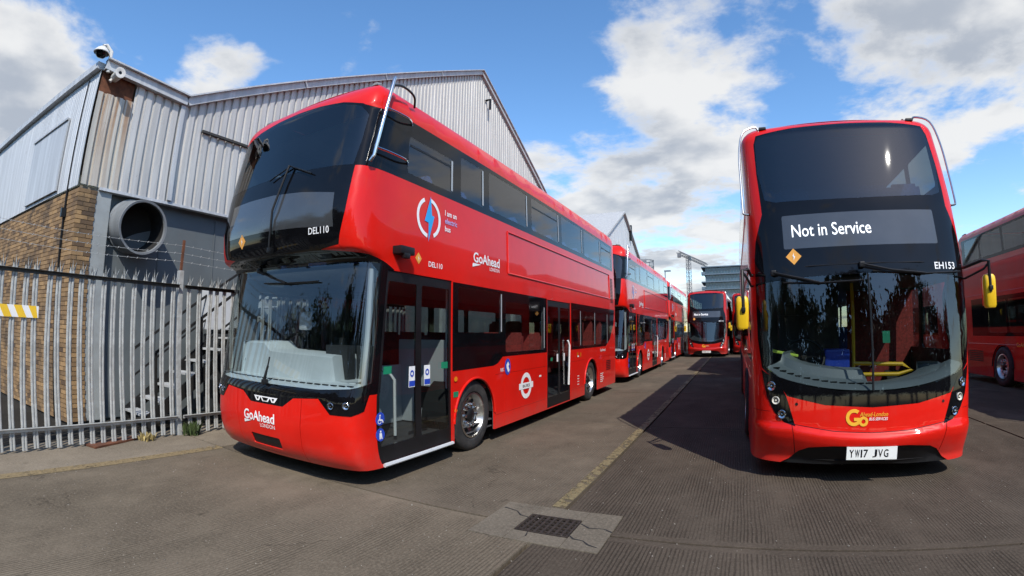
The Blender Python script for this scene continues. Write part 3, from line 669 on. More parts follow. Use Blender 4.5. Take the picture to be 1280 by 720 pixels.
    # operator mark
    cx, cz = -.2, .695
    go = decal(S, 'operator_mark', GOLD, root, ring(cx,cz,.05,.085,50,340,24)+[rect(cx,cz-.035,cx+.085,cz-.002)]+ring(cx+.1,cz-.04,.022,.05,0,360,20), .006)
    lettering(f, 'Ahead-London', cx+.06, cz+.01, .042, GOLD, go, .3, .004, .2, name='operator_lettering'); lettering(f, 'BUS SERVICES', cx+.16, cz-.03, .028, WHITE, go, .2, .006, .2, name='operator_lettering')
    for s in (1,-1):
        for k, (a, b, r, mt) in enumerate(((1.075,1.0,.05,CHROME),(1.025,.855,.042,LENS),(.955,.715,.046,CHROME))): headlamp(S, P['hl1' if s > 0 else 'hl2'], a*s, b, r, mt)
        decal(S, 'tow_cover', BLKM, root, [circ(s*.8,.825,.016,10)], .004)
        for y0, y1, z in ((9.0,9.9,.55),): decal(S, 'rear_vents', BLKM, root, [rect(*sorted((s*(y0+off), s*(y1+off)))[:1], z+.05*k, sorted((s*(y0+off), s*(y1+off)))[1], z+.03+.05*k) for k in range(6)], .004)
        decal(S, 'upper_vents', UNDER, root, [rect(min(s*11.0,s*11.3), 2.4+.04*k, max(s*11.0,s*11.3), 2.42+.04*k) for k in range(16)], .004)
        for z in (1.02,2.3,3.05): tube_on(S, [(s*(1.9+.9*k), z, .002) for k in range(11)], .007, 'waist_strip', paint, root, 5)
    lettering(f, 'GoAhead', -off-7.2, .98, .09, GOLD, root, .55, .008, name='operator_lettering')
    wiper(S, root, [(-1.0,2.19),(-.78,2.13),(-.52,2.06)], [(-.9,2.08),(-.52,2.06),(-.05,2.07)]); wiper(S, root, [(-.06,2.23),(.25,2.16),(.62,2.12)], [(.05,2.16),(.62,2.12),(1.12,2.14)])
    tube_on(S, [(.0,.96,.004),(.0,1.5,.004),(.0,2.14,.004)], .012, 'windscreen_bar', BLKM, root)
    tube_on(S, [(-1.2,2.215,.006),(-.6,2.245,.006),(0,2.25,.006),(.6,2.245,.006),(1.2,2.215,.006)], .008, 'trim_strip', BLKM, root)
    # tree guards, roof lamps
    for s in (1,-1):
        tube_on(S, [(s*1.08,4.1,.0),(s*1.14,4.1,.05),(s*1.26,3.97,.07),(s*1.33,3.7,.07),(s*1.36,3.3,.065),(s*1.37,2.98,.06),(s*1.365,2.93,.05),(s*1.34,2.92,.0)], .013, 'tree_guard', GUARD, root, 8, True)
        q = Vector(S(np.array([s*1.0]), np.array([4.08]), .01)[0]); MB().box(q, (.09,.06,.035)).build('marker_lamp', BLKM, root, bevel=.008)
    if mirrors:
        for s in (1,-1):
            a = Vector(S(np.array([s*1.33]), np.array([2.2]), .0)[0])
            # offside bracket is short and drops straight, nearside one reaches out over the kerb
            ox, oy = (.18, -.3) if s > 0 else (.12, -.3)
            e = a+Vector((s*ox, oy, .03)); top = e+Vector((0,0,-.02)); zc = -.24 if s > 0 else -.38
            mr = MB(); mr.tube([a+Vector((-s*.04,.02,0)), a+Vector((s*.02,-.02,.0)), a+Vector((s*(ox-.06), oy+.03, .04)), e, e+Vector((0,0,zc-.08))], .018, 8)
            mr.tube([a+Vector((0,0,-.12)), a+Vector((s*.02,-.02,-.12)), a+Vector((s*(ox-.05), oy+.03, -.05)), e+Vector((0,0,-.02))], .013, 8)
            br = mr.build('mirror_arm', BLKM, root, smooth=True)
            c = e+Vector((s*.01,.05,zc-.07)); prof = [(-.18,.04),(-.175,.055),(-.15,.066),(.1,.07),(.15,.066),(.175,.05),(.18,.03)]; h = MB(); i0 = 0
            for z, r in prof:
                for k in range(20):
                    t = 2*math.pi*k/20; ct, st_ = math.cos(t), math.sin(t); h.v.append((c.x+math.copysign(abs(ct)**.55, ct)*r, c.y+math.copysign(abs(st_)**.6, st_)*r*.8, c.z+z*.98))
            for k in range(len(prof)-1):
                for j in range(20): p_, q_ = k*20+j, k*20+(j+1) % 20; h.f.append((p_, q_, q_+20, p_+20))
            h.f += [tuple(range(20))[::-1], tuple(range(120,140))]
            mh = h.build('mirror_housing', YEL, root, smooth=True)
            MB().box((e.x, e.y-.005, c.z+.03), (.045,.05,.05)).build('mirror_clamp', BLKM, mh, bevel=.012)
            MB().box((c.x, c.y+.063, c.z), (.11,.012,.3)).build('mirror_glass', CHROME, mh)
    # cab
    m = MB(); prof = [(-.04,.96),(-.1,1.0),(-.2,1.02),(-.3,1.05),(-.34,1.14),(-.5,1.16),(-.6,1.1),(-.6,.5)]; us = np.linspace(-1.2,1.2,30)
    for u in us:
        k = 1 if u < .0 else 0.2
        for o_, z in prof:
            q = S(np.array([u]), np.array([.97+.2*abs(u/1.2)**2.2]), o_)[0]; dz = .2*abs(u/1.2)**2.2; m.v.append((q[0], q[1], .96+dz+(z-.96)*(k if z > 1.04 else 1) if z > .6 else .5))
    n = len(prof)
    for i in range(len(us)-1):
        for j in range(n-1): a = i*n+j; m.f.append((a, a+1, a+n+1, a+n))
    dm = m.build('dashboard', DASHB if near else LIND, root, smooth=True)
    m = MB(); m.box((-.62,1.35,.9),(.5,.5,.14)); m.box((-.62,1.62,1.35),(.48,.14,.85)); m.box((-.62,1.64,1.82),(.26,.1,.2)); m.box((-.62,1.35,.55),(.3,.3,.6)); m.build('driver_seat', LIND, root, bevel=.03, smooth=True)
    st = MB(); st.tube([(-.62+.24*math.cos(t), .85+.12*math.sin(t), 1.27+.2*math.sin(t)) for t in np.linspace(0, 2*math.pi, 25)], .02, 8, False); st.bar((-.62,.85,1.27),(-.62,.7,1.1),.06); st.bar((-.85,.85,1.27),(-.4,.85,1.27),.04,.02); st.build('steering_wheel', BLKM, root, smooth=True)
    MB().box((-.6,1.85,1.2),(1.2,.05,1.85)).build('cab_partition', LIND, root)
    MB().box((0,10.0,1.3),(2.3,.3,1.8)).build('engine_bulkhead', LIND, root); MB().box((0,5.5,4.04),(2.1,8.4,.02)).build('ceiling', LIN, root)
    if near:
        for u in np.linspace(-1.1,0,12):
            q = S(np.array([u]), np.array([1.0]), -.16)[0]; MB().box((q[0], q[1], 1.018+.2*abs(u/1.2)**2.2), (.07,.03,.012)).build('demister_slot', BLKM, dm)
        m = MB(); m.tube([(.02,1.0,1.04),(.55,.95,1.04),(.72,.95,1.08),(.62,1.0,1.15),(.02,1.05,1.17)], .024, 8); m.build('grab_rail', YEL, root, smooth=True)
        MB().tube([(.02,1.05,.4),(.02,1.05,2.15)], .022, 8).build('handrail', YEL, root, smooth=True)
        MB().box((-.22,.98,1.22),(.3,.28,.26)).build('cash_tray', BLUE, root, bevel=.03)
        MB().lathe([(0,.055),(.02,.05),(.02,.03),(.0,.028),(.0,.0)], (-.2,.5,1.09), axis='y', n=20, sgn=-1).build('speaker_grille', PART, root)
        m = MB(); m.box((-.85,.75,1.32),(.3,.1,.03),Matrix.Rotation(.2,3,'Y')); m.build('high_visibility_vest', pmat('hi_vis_cloth',(.55,.75,.1),.8), root, bevel=.012)
        decal(S, 'screen_notice', GREEN, root, [rect(.12,1.43,.2,1.55)], -.01)
        seats_for(root, 'b', [1.3+.85*k for k in range(9)], 2.26); seats_for(root, 'b', [3.3,4.2,5.1,6.0], .42)
        m = MB(); m.box((.75,2.4,1.25),(1.0,.05,1.75)); m.build('stair_panel', SEATR, root)
    return root

# ------------------------------------------------------------------ ground
def concrete(name, base, groove=1.0, patch=False):
    m = bpy.data.materials.new(name); m.use_nodes = True; t = NT(m.node_tree)
    p = t.n('BsdfPrincipled'); t.n('OutputMaterial', ins={0: p})
    pos = t.n('NewGeometry').outputs['Position']; sp = t.n('SeparateXYZ', ins={0: pos})
    big = t.noise(pos, .55, 6, .6); mid = t.noise(pos, 3.2, 7, .65); fine = t.noise(pos, 38, 5, .7); grit = t.noise(pos, 160, 3, .6)
    c = t.mix(t.ramp(big, .3, .7), tuple(x*.78 for x in base), tuple(x*1.16 for x in base))
    c = t.mix(t.m('MULTIPLY', t.ramp(mid, .42, .72), .5), c, tuple(x*.6 for x in base))
    st = t.noise(t.n('Mapping', ins={0: pos, 'Scale': (1.5,.28,1)}).outputs[0], 1.2, 6, .6)
    c = t.mix(t.m('MULTIPLY', t.ramp(st, .52, .74), .5), c, tuple(x*.42 for x in base))          # tyre and oil staining along the lanes
    c = t.mix(t.m('MULTIPLY', t.ramp(fine, .4, .7), .6), c, tuple(x*1.5 for x in base)); c = t.mix(t.m('MULTIPLY', t.ramp(t.noise(pos, 75, 4, .7), .52, .7), .55), c, tuple(x*.4 for x in base))
    c = t.mix(t.m('MULTIPLY', t.ramp(grit, .64, .74), .45), c, (.26,.24,.21))
    dust = t.ramp(t.noise(t.n('Mapping', ins={0: pos, 'Scale': (.8,.5,1)}).outputs[0], .9, 7, .62), .5, .75)
    c = t.mix(t.m('MULTIPLY', dust, .55), c, tuple(x*1.75 for x in base))                  # pale dusty areas
    vo = t.n('TexVoronoi', feature='DISTANCE_TO_EDGE', ins={'Scale': .38, 'Vector': t.vm('ADD', pos, t.vm('SCALE', t.noise(pos, 1.6, 6, .6, out=1), .9))}).outputs[0]
    crack = t.m('MULTIPLY', t.ramp(vo, .006, .001), t.ramp(t.noise(pos, .7, 3, .5), .54, .62))
    c = t.mix(t.m('MULTIPLY', crack, .4), c, (.012,.01,.008))
    oil = t.ramp(t.noise(pos, 2.1, 5, .6), .68, .76)
    c = t.mix(t.m('MULTIPLY', oil, .6), c, tuple(x*.3 for x in base))
    h = t.m('ADD', t.m('MULTIPLY', fine, .35), t.m('MULTIPLY', grit, .15))
    if groove:
        wob = t.m('MULTIPLY', t.m('SUBTRACT', t.noise(t.n('Mapping', ins={0: pos, 'Scale': (6,1.2,1)}).outputs[0], 1.0, 3, .5), .5), .02)
        ph = t.m('MULTIPLY', t.m('ADD', sp.outputs[0], wob), 2*math.pi/.031)
        ph = t.m('ADD', ph, t.m('MULTIPLY', t.noise(t.n('Mapping', ins={0: pos, 'Scale': (9,.9,1)}).outputs[0], 1.0, 2, .5), 9.0))
        w = t.m('MULTIPLY_ADD', t.m('SINE', ph), .5, .5)
        w = t.m('ADD', w, t.m('MULTIPLY', t.m('SUBTRACT', t.noise(t.n('Mapping', ins={0: pos, 'Scale': (55,13,1)}).outputs[0], 1.0, 5, .7), .5), 1.7))
        # trowelled margin either side of the cross joints
        fr = t.m('ABSOLUTE', t.m('SUBTRACT', t.m('FRACT', t.m('ADD', t.m('DIVIDE', t.m('SUBTRACT', sp.outputs[1], 3.62), 4.65), 10.5)), .5))
        edge = t.ramp(fr, .018, .026)
        wear = t.ramp(t.noise(t.n('Mapping', ins={0: pos, 'Scale': (1,.45,1)}).outputs[0], 1.7, 6, .65), .34, .6)
        k = t.m('MULTIPLY', t.m('MULTIPLY', edge, wear), groove)
        dark = t.m('MULTIPLY', t.m('MULTIPLY', t.ramp(w, .55, .0), k), .62)
        c = t.mix(dark, c, tuple(x*.32 for x in base))
        h = t.m('ADD', h, t.m('MULTIPLY', t.m('MULTIPLY', t.ramp(w, .1, .6), k), .8))
    b = t.n('Bump', ins={'Strength': .75, 'Distance': .006, 'Height': h}); t.set(p.inputs['Normal'], b)
    t.set(p.inputs['Base Color'], c); p.inputs['Roughness'].default_value = .92; p.inputs['Specular IOR Level'].default_value = .08
    return m
CONC = concrete('tamped_concrete', (.078,.062,.047), 1.0); CONCM = concrete('brown_concrete', (.138,.112,.081), .7); CONCL = concrete('worn_concrete', (.113,.092,.068), .5); CONCD = concrete('dusty_concrete', (.19,.158,.118), .2); CONCP = concrete('patched_concrete', (.14,.119,.091), 0)
EARTH = concrete('dirty_hardstanding', (.028,.025,.021), 0)
g = MB(); g.v = [(-1500,-1500,-.045),(1500,-1500,-.045),(1500,1500,-.045),(-1500,1500,-.045)]; g.f = [(0,1,2,3)]
ground = struct(g.build('ground', EARTH))
xs = [-7.62, -6.1, -1.43, 4.2, 9.85, 15.5]; JY = [3.62+4.65*k for k in range(-3, 13)]
HOLE = (-1.98, 3.27, -.9, 4.08)      # drain surround
def slab(x0, x1, y0, y1, mat, cut=None):
    gap = .018; x0 += gap; x1 -= gap; y0 += gap; y1 -= gap; z = rnd.uniform(-.0015, .0015)
    poly = [(x0,y0),(x1,y0),(x1,y1),(x0,y1)] if cut is None else cut
    m = MB(); m.prism(poly, lambda x, y, d_: (x, y, d_), -.05, z)
    b = m.build('concrete_slab', mat, ground, bevel=.004)
    return b
for i in range(-1, 4):
    for j in range(len(JY)-1):
        x0, x1, y0, y1 = xs[i+1], xs[i+2], JY[j], JY[j+1]; mt = CONCD if i < 0 else (CONCL if j >= 3 else CONCM) if i == 0 else CONC; cut = None; q = .018
        hx0, hy0, hx1, hy1 = HOLE
        if i == 0 and j == 2: cut = [(x0+q,y0+q),(x1-q,y0+q),(x1-q,hy0-.004),(hx0-.004,hy0-.004),(hx0-.004,y1-q),(x0+q,y1-q)]
        if i == 0 and j == 3: cut = [(x0+q,y0+q),(hx0-.004,y0+q),(hx0-.004,hy1+.004),(x1-q,hy1+.004),(x1-q,y1-q),(x0+q,y1-q)]
        if i == 1 and j == 2: cut = [(x0+q,y0+q),(x1-q,y0+q),(x1-q,y1-q),(hx1+.004,y1-q),(hx1+.004,hy0-.004),(x0+q,hy0-.004)]
        if i == 1 and j == 3: cut = [(hx1+.004,y0+q),(x1-q,y0+q),(x1-q,y1-q),(x0+q,y1-q),(x0+q,hy1+.004),(hx1+.004,hy1+.004)]
        slab(x0, x1, y0, y1, mt, cut)
# drain: patched surround with an iron grating
dr = thing('drain', 'rusty iron drain grating in a pale patched concrete square', 'drain', (-1.43, 3.66, 0))
IRON = pmat('rusty_cast_iron', (.035,.027,.022), .75, metal=.3, var=.35, vscale=20, bump=.3, dirt=.5, dirtcol=(.07,.04,.025))
gx0, gy0, gx1, gy1 = -.225, -.19, .225, .19
SUR = [(-.55,-.385,-.232,.41),(.232,-.385,.53,.41),(-.232,-.385,.232,-.197),(-.232,.197,.232,.41)]
for a, b, c, e in SUR: MB().prism([(a+.002,b+.002),(c-.002,b+.002),(c-.002,e-.002),(a+.002,e-.002)], lambda x, y, d_: (x,y,d_), -.05, .003+rnd.uniform(0,.001)).build('surround', CONCP, dr, bevel=.003)
MB().box((0,0,-.03),(.46,.39,.01)).build('gully', UNDER, dr)
fr = MB(); [fr.box(c, s_) for c, s_ in (((0,gy0+.008,-.004),(.45,.016,.02)),((0,gy1-.008,-.004),(.45,.016,.02)),((gx0+.008,0,-.004),(.016,.346,.02)),((gx1-.008,0,-.004),(.016,.346,.02)))]; fr.build('frame', IRON, dr)
for k in range(7): MB().box((-.17+.0567*k,0,-.006),(.022,.345,.02)).build('grating_bar', IRON, dr)
for k in range(5): MB().box((0,-.12+.06*k,-.011),(.416,.016,.014)).build('cross_bar', IRON, dr)
for pts in ([(.225,-.14),(.28,-.2),(.36,-.21),(.42,-.27),(.5,-.3)],[(-.225,.1),(-.31,.12),(-.38,.2),(-.52,.24)],[(.24,.12),(.33,.05),(.45,.07),(.53,.02)],[(-.1,-.2),(-.08,-.29),(-.12,-.38)]):
    m = MB()
    for k, (x, y) in enumerate(pts): w_ = .004+.004*(k % 2); m.v += [(x-w_*.6,y-w_,.0055),(x+w_*.6,y+w_,.0055)]
    for k in range(len(pts)-1): m.f.append((2*k,2*k+1,2*k+3,2*k+2))
    m.build('crack', UNDER, dr, fix=False)
gm = MB(); gr_ = random.Random(5)
for k in range(1800):                                  # loose grit
    x, y = gr_.uniform(-7.0,4.0), 1.0+7.5*gr_.random()**1.6; s_ = gr_.uniform(.003,.008)*(1.5 if gr_.random() < .06 else 1); i = len(gm.v)
    gm.v += [(x+s_*gr_.uniform(.7,1.3),y,.002),(x,y+s_*gr_.uniform(.7,1.3),.002),(x-s_,y,.002),(x,y-s_,.002),(x,y,.002+s_*gr_.uniform(.6,1.1))]; gm.f += [(i,i+1,i+4),(i+1,i+2,i+4),(i+2,i+3,i+4),(i+3,i,i+4)]
stuff(tag(gm.build('grit', pmat('grit_stone', (.17,.15,.125), .9, var=.5, vscale=3), None, fix=False), 'fine loose grit scattered over the yard concrete', 'grit'))
# painted lines
def paint(name, colr, wear):
    m = bpy.data.materials.new(name); m.use_nodes = True; t = NT(m.node_tree); p = t.n('BsdfPrincipled'); pos = t.n('NewGeometry').outputs['Position']
    n = t.noise(pos, 9, 8, .7); n2 = t.noise(pos, 1.3, 5, .6); k = t.m('ADD', t.m('MULTIPLY', n, .72), t.m('MULTIPLY', n2, .28))
    t.set(p.inputs['Base Color'], t.mix(t.ramp(t.noise(pos, 26, 6, .65), .3, .75), colr, tuple(x*.55 for x in colr))); p.inputs['Roughness'].default_value = .8
    b = t.n('Bump', ins={'Strength': .5, 'Distance': .004, 'Height': t.noise(pos, 60, 5, .6)}); t.set(p.inputs['Normal'], b)
    tr = t.n('BsdfTransparent'); s = t.n('MixShader', ins={0: t.ramp(k, wear-.04, wear+.05), 1: p, 2: tr}); t.n('OutputMaterial', ins={0: s}); return m
YP = paint('worn_yellow_paint', (.21,.165,.08), .525); YP2 = paint('faded_yellow_paint', (.24,.175,.085), .55)
def line(x0, x1, y0, y1, mat, nm):
    m = MB(); n = max(2, int((y1-y0)/2))
    for k in range(n+1): y = y0+(y1-y0)*k/n; m.v += [(x0,y,.005),(x1,y,.005)]
    for k in range(n): m.f.append((2*k,2*k+1,2*k+3,2*k+2))
    return m.build(nm, mat)
struct(line(-1.57, -1.445, 4.1, 58, YP, 'lane_line')); struct(line(-6.19, -6.0, -6, 3.6, YP2, 'bay_line'))
# rusty sheet lying at the fence foot
RUST = pmat('rusty_sheet_iron', (.12,.042,.018), .85, var=.35, vscale=9, bump=.3, dirt=.4, dirtcol=(.05,.03,.02))
q = [(-7.17,2.06),(-6.9,2.13),(-7.08,2.62),(-7.22,2.93),(-7.36,2.8)]
tag(MB().prism(q, lambda x, y, d_: (x,y,d_), .004, .028).build('steel_sheet', RUST), 'rusty brown metal sheet lying flat at the fence foot', 'metal sheet')

# ------------------------------------------------------------------ the metal-clad shed
def clad_mat(name, base, rust=0.0):
    m = bpy.data.materials.new(name); m.use_nodes = True; t = NT(m.node_tree); p = t.n('BsdfPrincipled'); t.n('OutputMaterial', ins={0: p})
    pos = t.n('NewGeometry').outputs['Position']
    streak = t.noise(t.n('Mapping', ins={0: pos, 'Scale': (5,5,.25)}).outputs[0], 1.6, 6, .65)
    c = t.mix(t.ramp(streak, .35, .7), tuple(x*.82 for x in base), tuple(x*1.08 for x in base))
    c = t.mix(t.m('MULTIPLY', t.ramp(t.noise(pos, 14, 6, .7), .6, .72), .5), c, (.16,.15,.14))
    if rust:
        rr = t.noise(t.n('Mapping', ins={0: pos, 'Scale': (4,7,.16)}).outputs[0], 1.25, 5, .6)
        c = t.mix(t.m('MULTIPLY', t.m('MULTIPLY', t.ramp(rr, .45, .56), t.ramp(t.n('SeparateXYZ', ins={0: pos}).outputs[2], 3.9, 5.5, .25, 1.0)), rust), c, t.mix(t.noise(pos, 9, 5, .6), (.16,.055,.02), (.46,.27,.12)))
    t.set(p.inputs['Base Color'], c); p.inputs['Roughness'].default_value = .5; p.inputs['Metallic'].default_value = .15
    return m
CLAD = clad_mat('grey_profiled_steel', (.5,.487,.465)); CLADR = clad_mat('rust_streaked_steel', (.5,.47,.41), .85); CLADW = clad_mat('pale_profiled_steel', (.52,.54,.56)); FLASH = clad_mat('flashing_steel', (.5,.51,.52))
SLATE = pmat('dark_blue_grey_sheet', (.105,.122,.13), .55, var=.12, vscale=1.0, dirt=.15)
COLM = pmat('painted_steel_column', (.28,.3,.3), .55, var=.1, dirt=.2)
def brick_mat():
    m = bpy.data.materials.new('yellow_stock_brick'); m.use_nodes = True; t = NT(m.node_tree); p = t.n('BsdfPrincipled'); t.n('OutputMaterial', ins={0: p})
    pos = t.n('NewGeometry').outputs['Position']; a = t.n('Attribute', attribute_name='tone').outputs['Fac']
    c = t.mix(a, (.09,.055,.032), (.4,.25,.115)); c = t.mix(t.m('MULTIPLY', t.ramp(t.noise(pos, 1.3, 7, .7), .46, .68), .8), c, (.05,.04,.03)); c = t.mix(t.m('MULTIPLY', t.noise(pos, 40, 5, .7), .35), c, (.08,.05,.03))
    t.set(p.inputs['Base Color'], c); p.inputs['Roughness'].default_value = .9
    t.set(p.inputs['Normal'], t.n('Bump', ins={'Strength': .6, 'Distance': .006, 'Height': t.noise(pos, 55, 5, .65)})); return m
BRICK = brick_mat(); MORT = pmat('lime_mortar', (.2,.165,.12), .95, var=.2, vscale=12, bump=.3)
shed = thing('shed', 'grey metal-clad shed with a brick side and a tall gable behind the fence', 'building', (-9, 2.3, 0))
def W(x, y, z): return (x+9, y-2.3, z)                      # world -> shed local
XW = -9.0; RL = [(2.3,6.1),(4.05,5.97),(15.65,12.16),(27.3,5.97)]
def roofline(y): return float(np.interp(y, [a for a, _ in RL], [b for _, b in RL]))
def sheet(y0, y1, fz0, fz1, mat, name='cladding_sheet', pitch=.19, depth=.036, fr=None, parent=shed):
    """profiled steel sheet standing on the line fr(y) -> (x, y); ribs are real folds"""
    fr = fr or (lambda s, d_: W(XW+d_, s, 0)); m = MB(); cuts = [y0]
    k = math.floor(y0/pitch)-1
    while k*pitch < y1+pitch:
        for o_ in (0, .118, .139, .171): 
            s = k*pitch+o_*pitch/.19
            if y0 < s < y1: cuts.append(s)
        k += 1
    cuts.append(y1); cuts = sorted(set(round(c, 4) for c in cuts))
    def d_of(s):
        t = (s % pitch)/pitch; return depth*(1 if t < .621 else max(0, 1-(t-.621)/.11) if t < .731 else 0 if t < .9 else (t-.9)/.1)
    for s in cuts:
        p = fr(s, d_of(s)); z0, z1 = fz0(s), fz1(s); m.v += [(p[0],p[1],z0),(p[0],p[1],z1)]
    for i in range(len(cuts)-1): m.f.append((2*i, 2*i+2, 2*i+3, 2*i+1))
    return m.build(name, mat, parent, fix=False)
ys = [2.3,3.0]+[3.0+.95*k for k in range(1, 26)]+[27.3]
for a, b in zip(ys[:-1], ys[1:]):
    if b > 27.3: b = 27.3
    sheet(a, b, lambda s: 3.88 if True else 0, (lambda s: 5.55) if a < 2.9 else (lambda s: roofline(s)-.1), CLADR if a < 2.9 else CLAD)
MB().box(W(-9.05,2.64,5.75), (.04,.66,.5)).build('rusted_infill', RUST, shed)
# ledge, joints and gable lamp
MB().bar(W(-8.93,4.5,5.43), W(-8.93,27.0,5.43), .06, .05).build('drip_ledge', pmat('dark_drip_bar', (.03,.028,.026), .7), shed)
MB().box(W(-8.94,4.0,4.86), (.05,.09,1.9)).build('corner_trim', FLASH, shed)
m = MB(); m.tube([W(-8.95,16.1,11.0), W(-8.75,16.1,11.0), W(-8.75,16.1,10.55)], .05, 6); m.build('bracket_lamp', BLKM, shed)
for (a, za), (b, zb) in zip(RL[:-1], RL[1:]):
    A_, B_ = Vector(W(-8.92,a,za)), Vector(W(-8.92,b,zb)); L_ = (B_-A_); n_ = max(1, int(L_.length/3))
    for k in range(n_):
        p0, p1 = A_+L_*(k/n_), A_+L_*((k+1)/n_-.002); MB().bar(p0-Vector((0,0,.07)), p1-Vector((0,0,.07)), .12, .17).build('roof_flashing', FLASH, shed)
        MB().bar(p0+Vector((.03,0,.03)), p1+Vector((.03,0,.03)), .2, .03).build('capping', FLASH, shed)
# roof sheets running back
for (a, za), (b, zb) in zip(RL[:-1], RL[1:]):
    m = MB(); m.v = [W(-9.0,a,za-.06),W(-9.0,b,zb-.06),W(-45,b,zb-.06),W(-45,a,za-.06),W(-9.0,a,za-.1),W(-9.0,b,zb-.1),W(-45,b,zb-.1),W(-45,a,za-.1)]; m.f = [(0,1,2,3),(7,6,5,4),(0,4,5,1),(1,5,6,2),(2,6,7,3),(3,7,4,0)]; m.build('roof', CLAD, shed)
# lower wall towards the road
MB().box(W(-9.22,15.2,1.93), (.1,24.6,3.86)).build('lower_wall', SLATE, shed)
MB().box(W(-9.13,2.77,1.92), (.24,.28,3.84)).build('column', COLM, shed, bevel=.01)
for y in (8.2,13.6,19.0,24.4): MB().box(W(-9.16,y,1.92), (.2,.25,3.84)).build('column', COLM, shed, bevel=.01)
MB().box(W(-9.02,15.0,3.86), (.14,24.7,.05)).build('cladding_angle', FLASH, shed)
for y in (4.0,5.2,6.4,7.6): MB().box(W(-9.165,y,1.9), (.02,.02,3.7)).build('sheet_joint', SLATE, shed)
# side wall, turned a little: brick below, pale cladding above
C0 = Vector((-9.0,2.3,0)); DIR = Vector((-6.0,-.6,0)).normalized(); NRM = Vector((DIR.y, -DIR.x, 0))*1; NRM = Vector((-.0995, -.995, 0)) if NRM.y > 0 else NRM
def side(s, d_): p = C0+DIR*s+NRM*d_; return W(p.x, p.y, 0)
tones = []; bm_ = MB()
def bricks_on(fr, length, z1, seed):
    r = random.Random(seed); row = 0; z = .0
    while z+.065 < z1:
        s = -.1125 if row % 2 else 0
        while s < length-.02:
            w_ = .215; a = max(s, 0); b = min(s+w_, length)
            if b-a > .03:
                pr = r.uniform(0,.006); i = len(bm_.v)
                for d_ in (-.02, .0+pr):
                    for (ss, zz) in ((a,z),(b,z),(b,z+.065),(a,z+.065)): p = fr(ss, d_); bm_.v.append((p[0],p[1],zz))
                for q in ((4,5,6,7),(0,1,5,4),(1,2,6,5),(2,3,7,6),(3,0,4,7)): bm_.f.append(tuple(i+x for x in q))
                tones.extend([min(1,max(0,r.gauss(.6,.3)))]*5)
            s += .225
        z += .075; row += 1
bricks_on(side, 9.0, 3.84, 3)
bricks_on(lambda s, d_: W(-9.0+d_, 2.3+s, 0), .34, 3.84, 5)
bo = stuff(bm_.build('brickwork', BRICK, shed)); at = bo.data.attributes.new('tone', 'FLOAT', 'FACE'); at.data.foreach_set('value', tones)
m = MB(); p0, p1 = side(0.004,-.012), side(9.0,-.012); pb = W(-9.012,2.3,0); pc = W(-9.012,2.63,0)
m.v = [(p1[0],p1[1],0),(p0[0]-.012,p0[1]+.008,0),(pc[0],pc[1],0),(p1[0],p1[1],3.86),(p0[0]-.012,p0[1]+.008,3.86),(pc[0],pc[1],3.86)]; m.f = [(0,1,4,3),(1,2,5,4)]; m.build('mortar_bed', MORT, shed, fix=False)
for k in range(9): sheet(k*1.0, k*1.0+1.0, lambda s: 3.86, lambda s: 6.0, CLADW, pitch=.1, depth=.012, fr=lambda s, d_: side(s, d_+.02))
for s0 in (0, 3.0, 6.0):
    a, b = Vector(side(s0,.05)), Vector(side(s0+2.995,.05)); MB().bar(a+Vector((0,0,6.03)), b+Vector((0,0,6.03)), .16, .13).build('gutter', FLASH, shed)
a, b = side(1.05,.06), side(3.1,.06); m = MB(); m.bar((a[0],a[1],4.6),(b[0],b[1],4.6),.03,1.35); m.build('blanked_opening', CLADW, shed)
m = MB(); m.bar((a[0],a[1],5.3),(b[0],b[1],5.3),.09,.04); m.build('opening_drip', FLASH, shed)
a = side(.5,.03); m = MB(); m.tube([(a[0],a[1],0),(a[0],a[1],3.5),(a[0]+.02,a[1],5.9)], .022, 6); m.box((a[0],a[1]-.02,3.45),(.1,.08,.16)); m.build('conduit', BLKM, shed)
# extract duct
dk = MB().lathe([(-.2,.5),(.0,.5),(.02,.52),(.06,.52),(.07,.5),(.5,.49),(.53,.505),(.56,.5),(.555,.46),(.5,.455)], (0,0,0), axis='x', n=48)
duct = tag(dk.build('extract_duct', clad_mat('galvanised_duct', (.22,.235,.245)), None, smooth=True), 'large round grey extract duct sticking out of the dark shed wall', 'duct'); duct.location = (-9.14, 3.38, 3.34); duct.rotation_euler = (0, math.radians(8), math.radians(4)); duct.scale = (1,.93,.93)
MB().lathe([(.5,.452),(.1,.45),(.0,.45),(-.01,0)], (0,0,0), axis='x', n=40).build('shade_liner', UNDER, duct, smooth=True)  # black liner colour stands in for the deep shade inside the duct
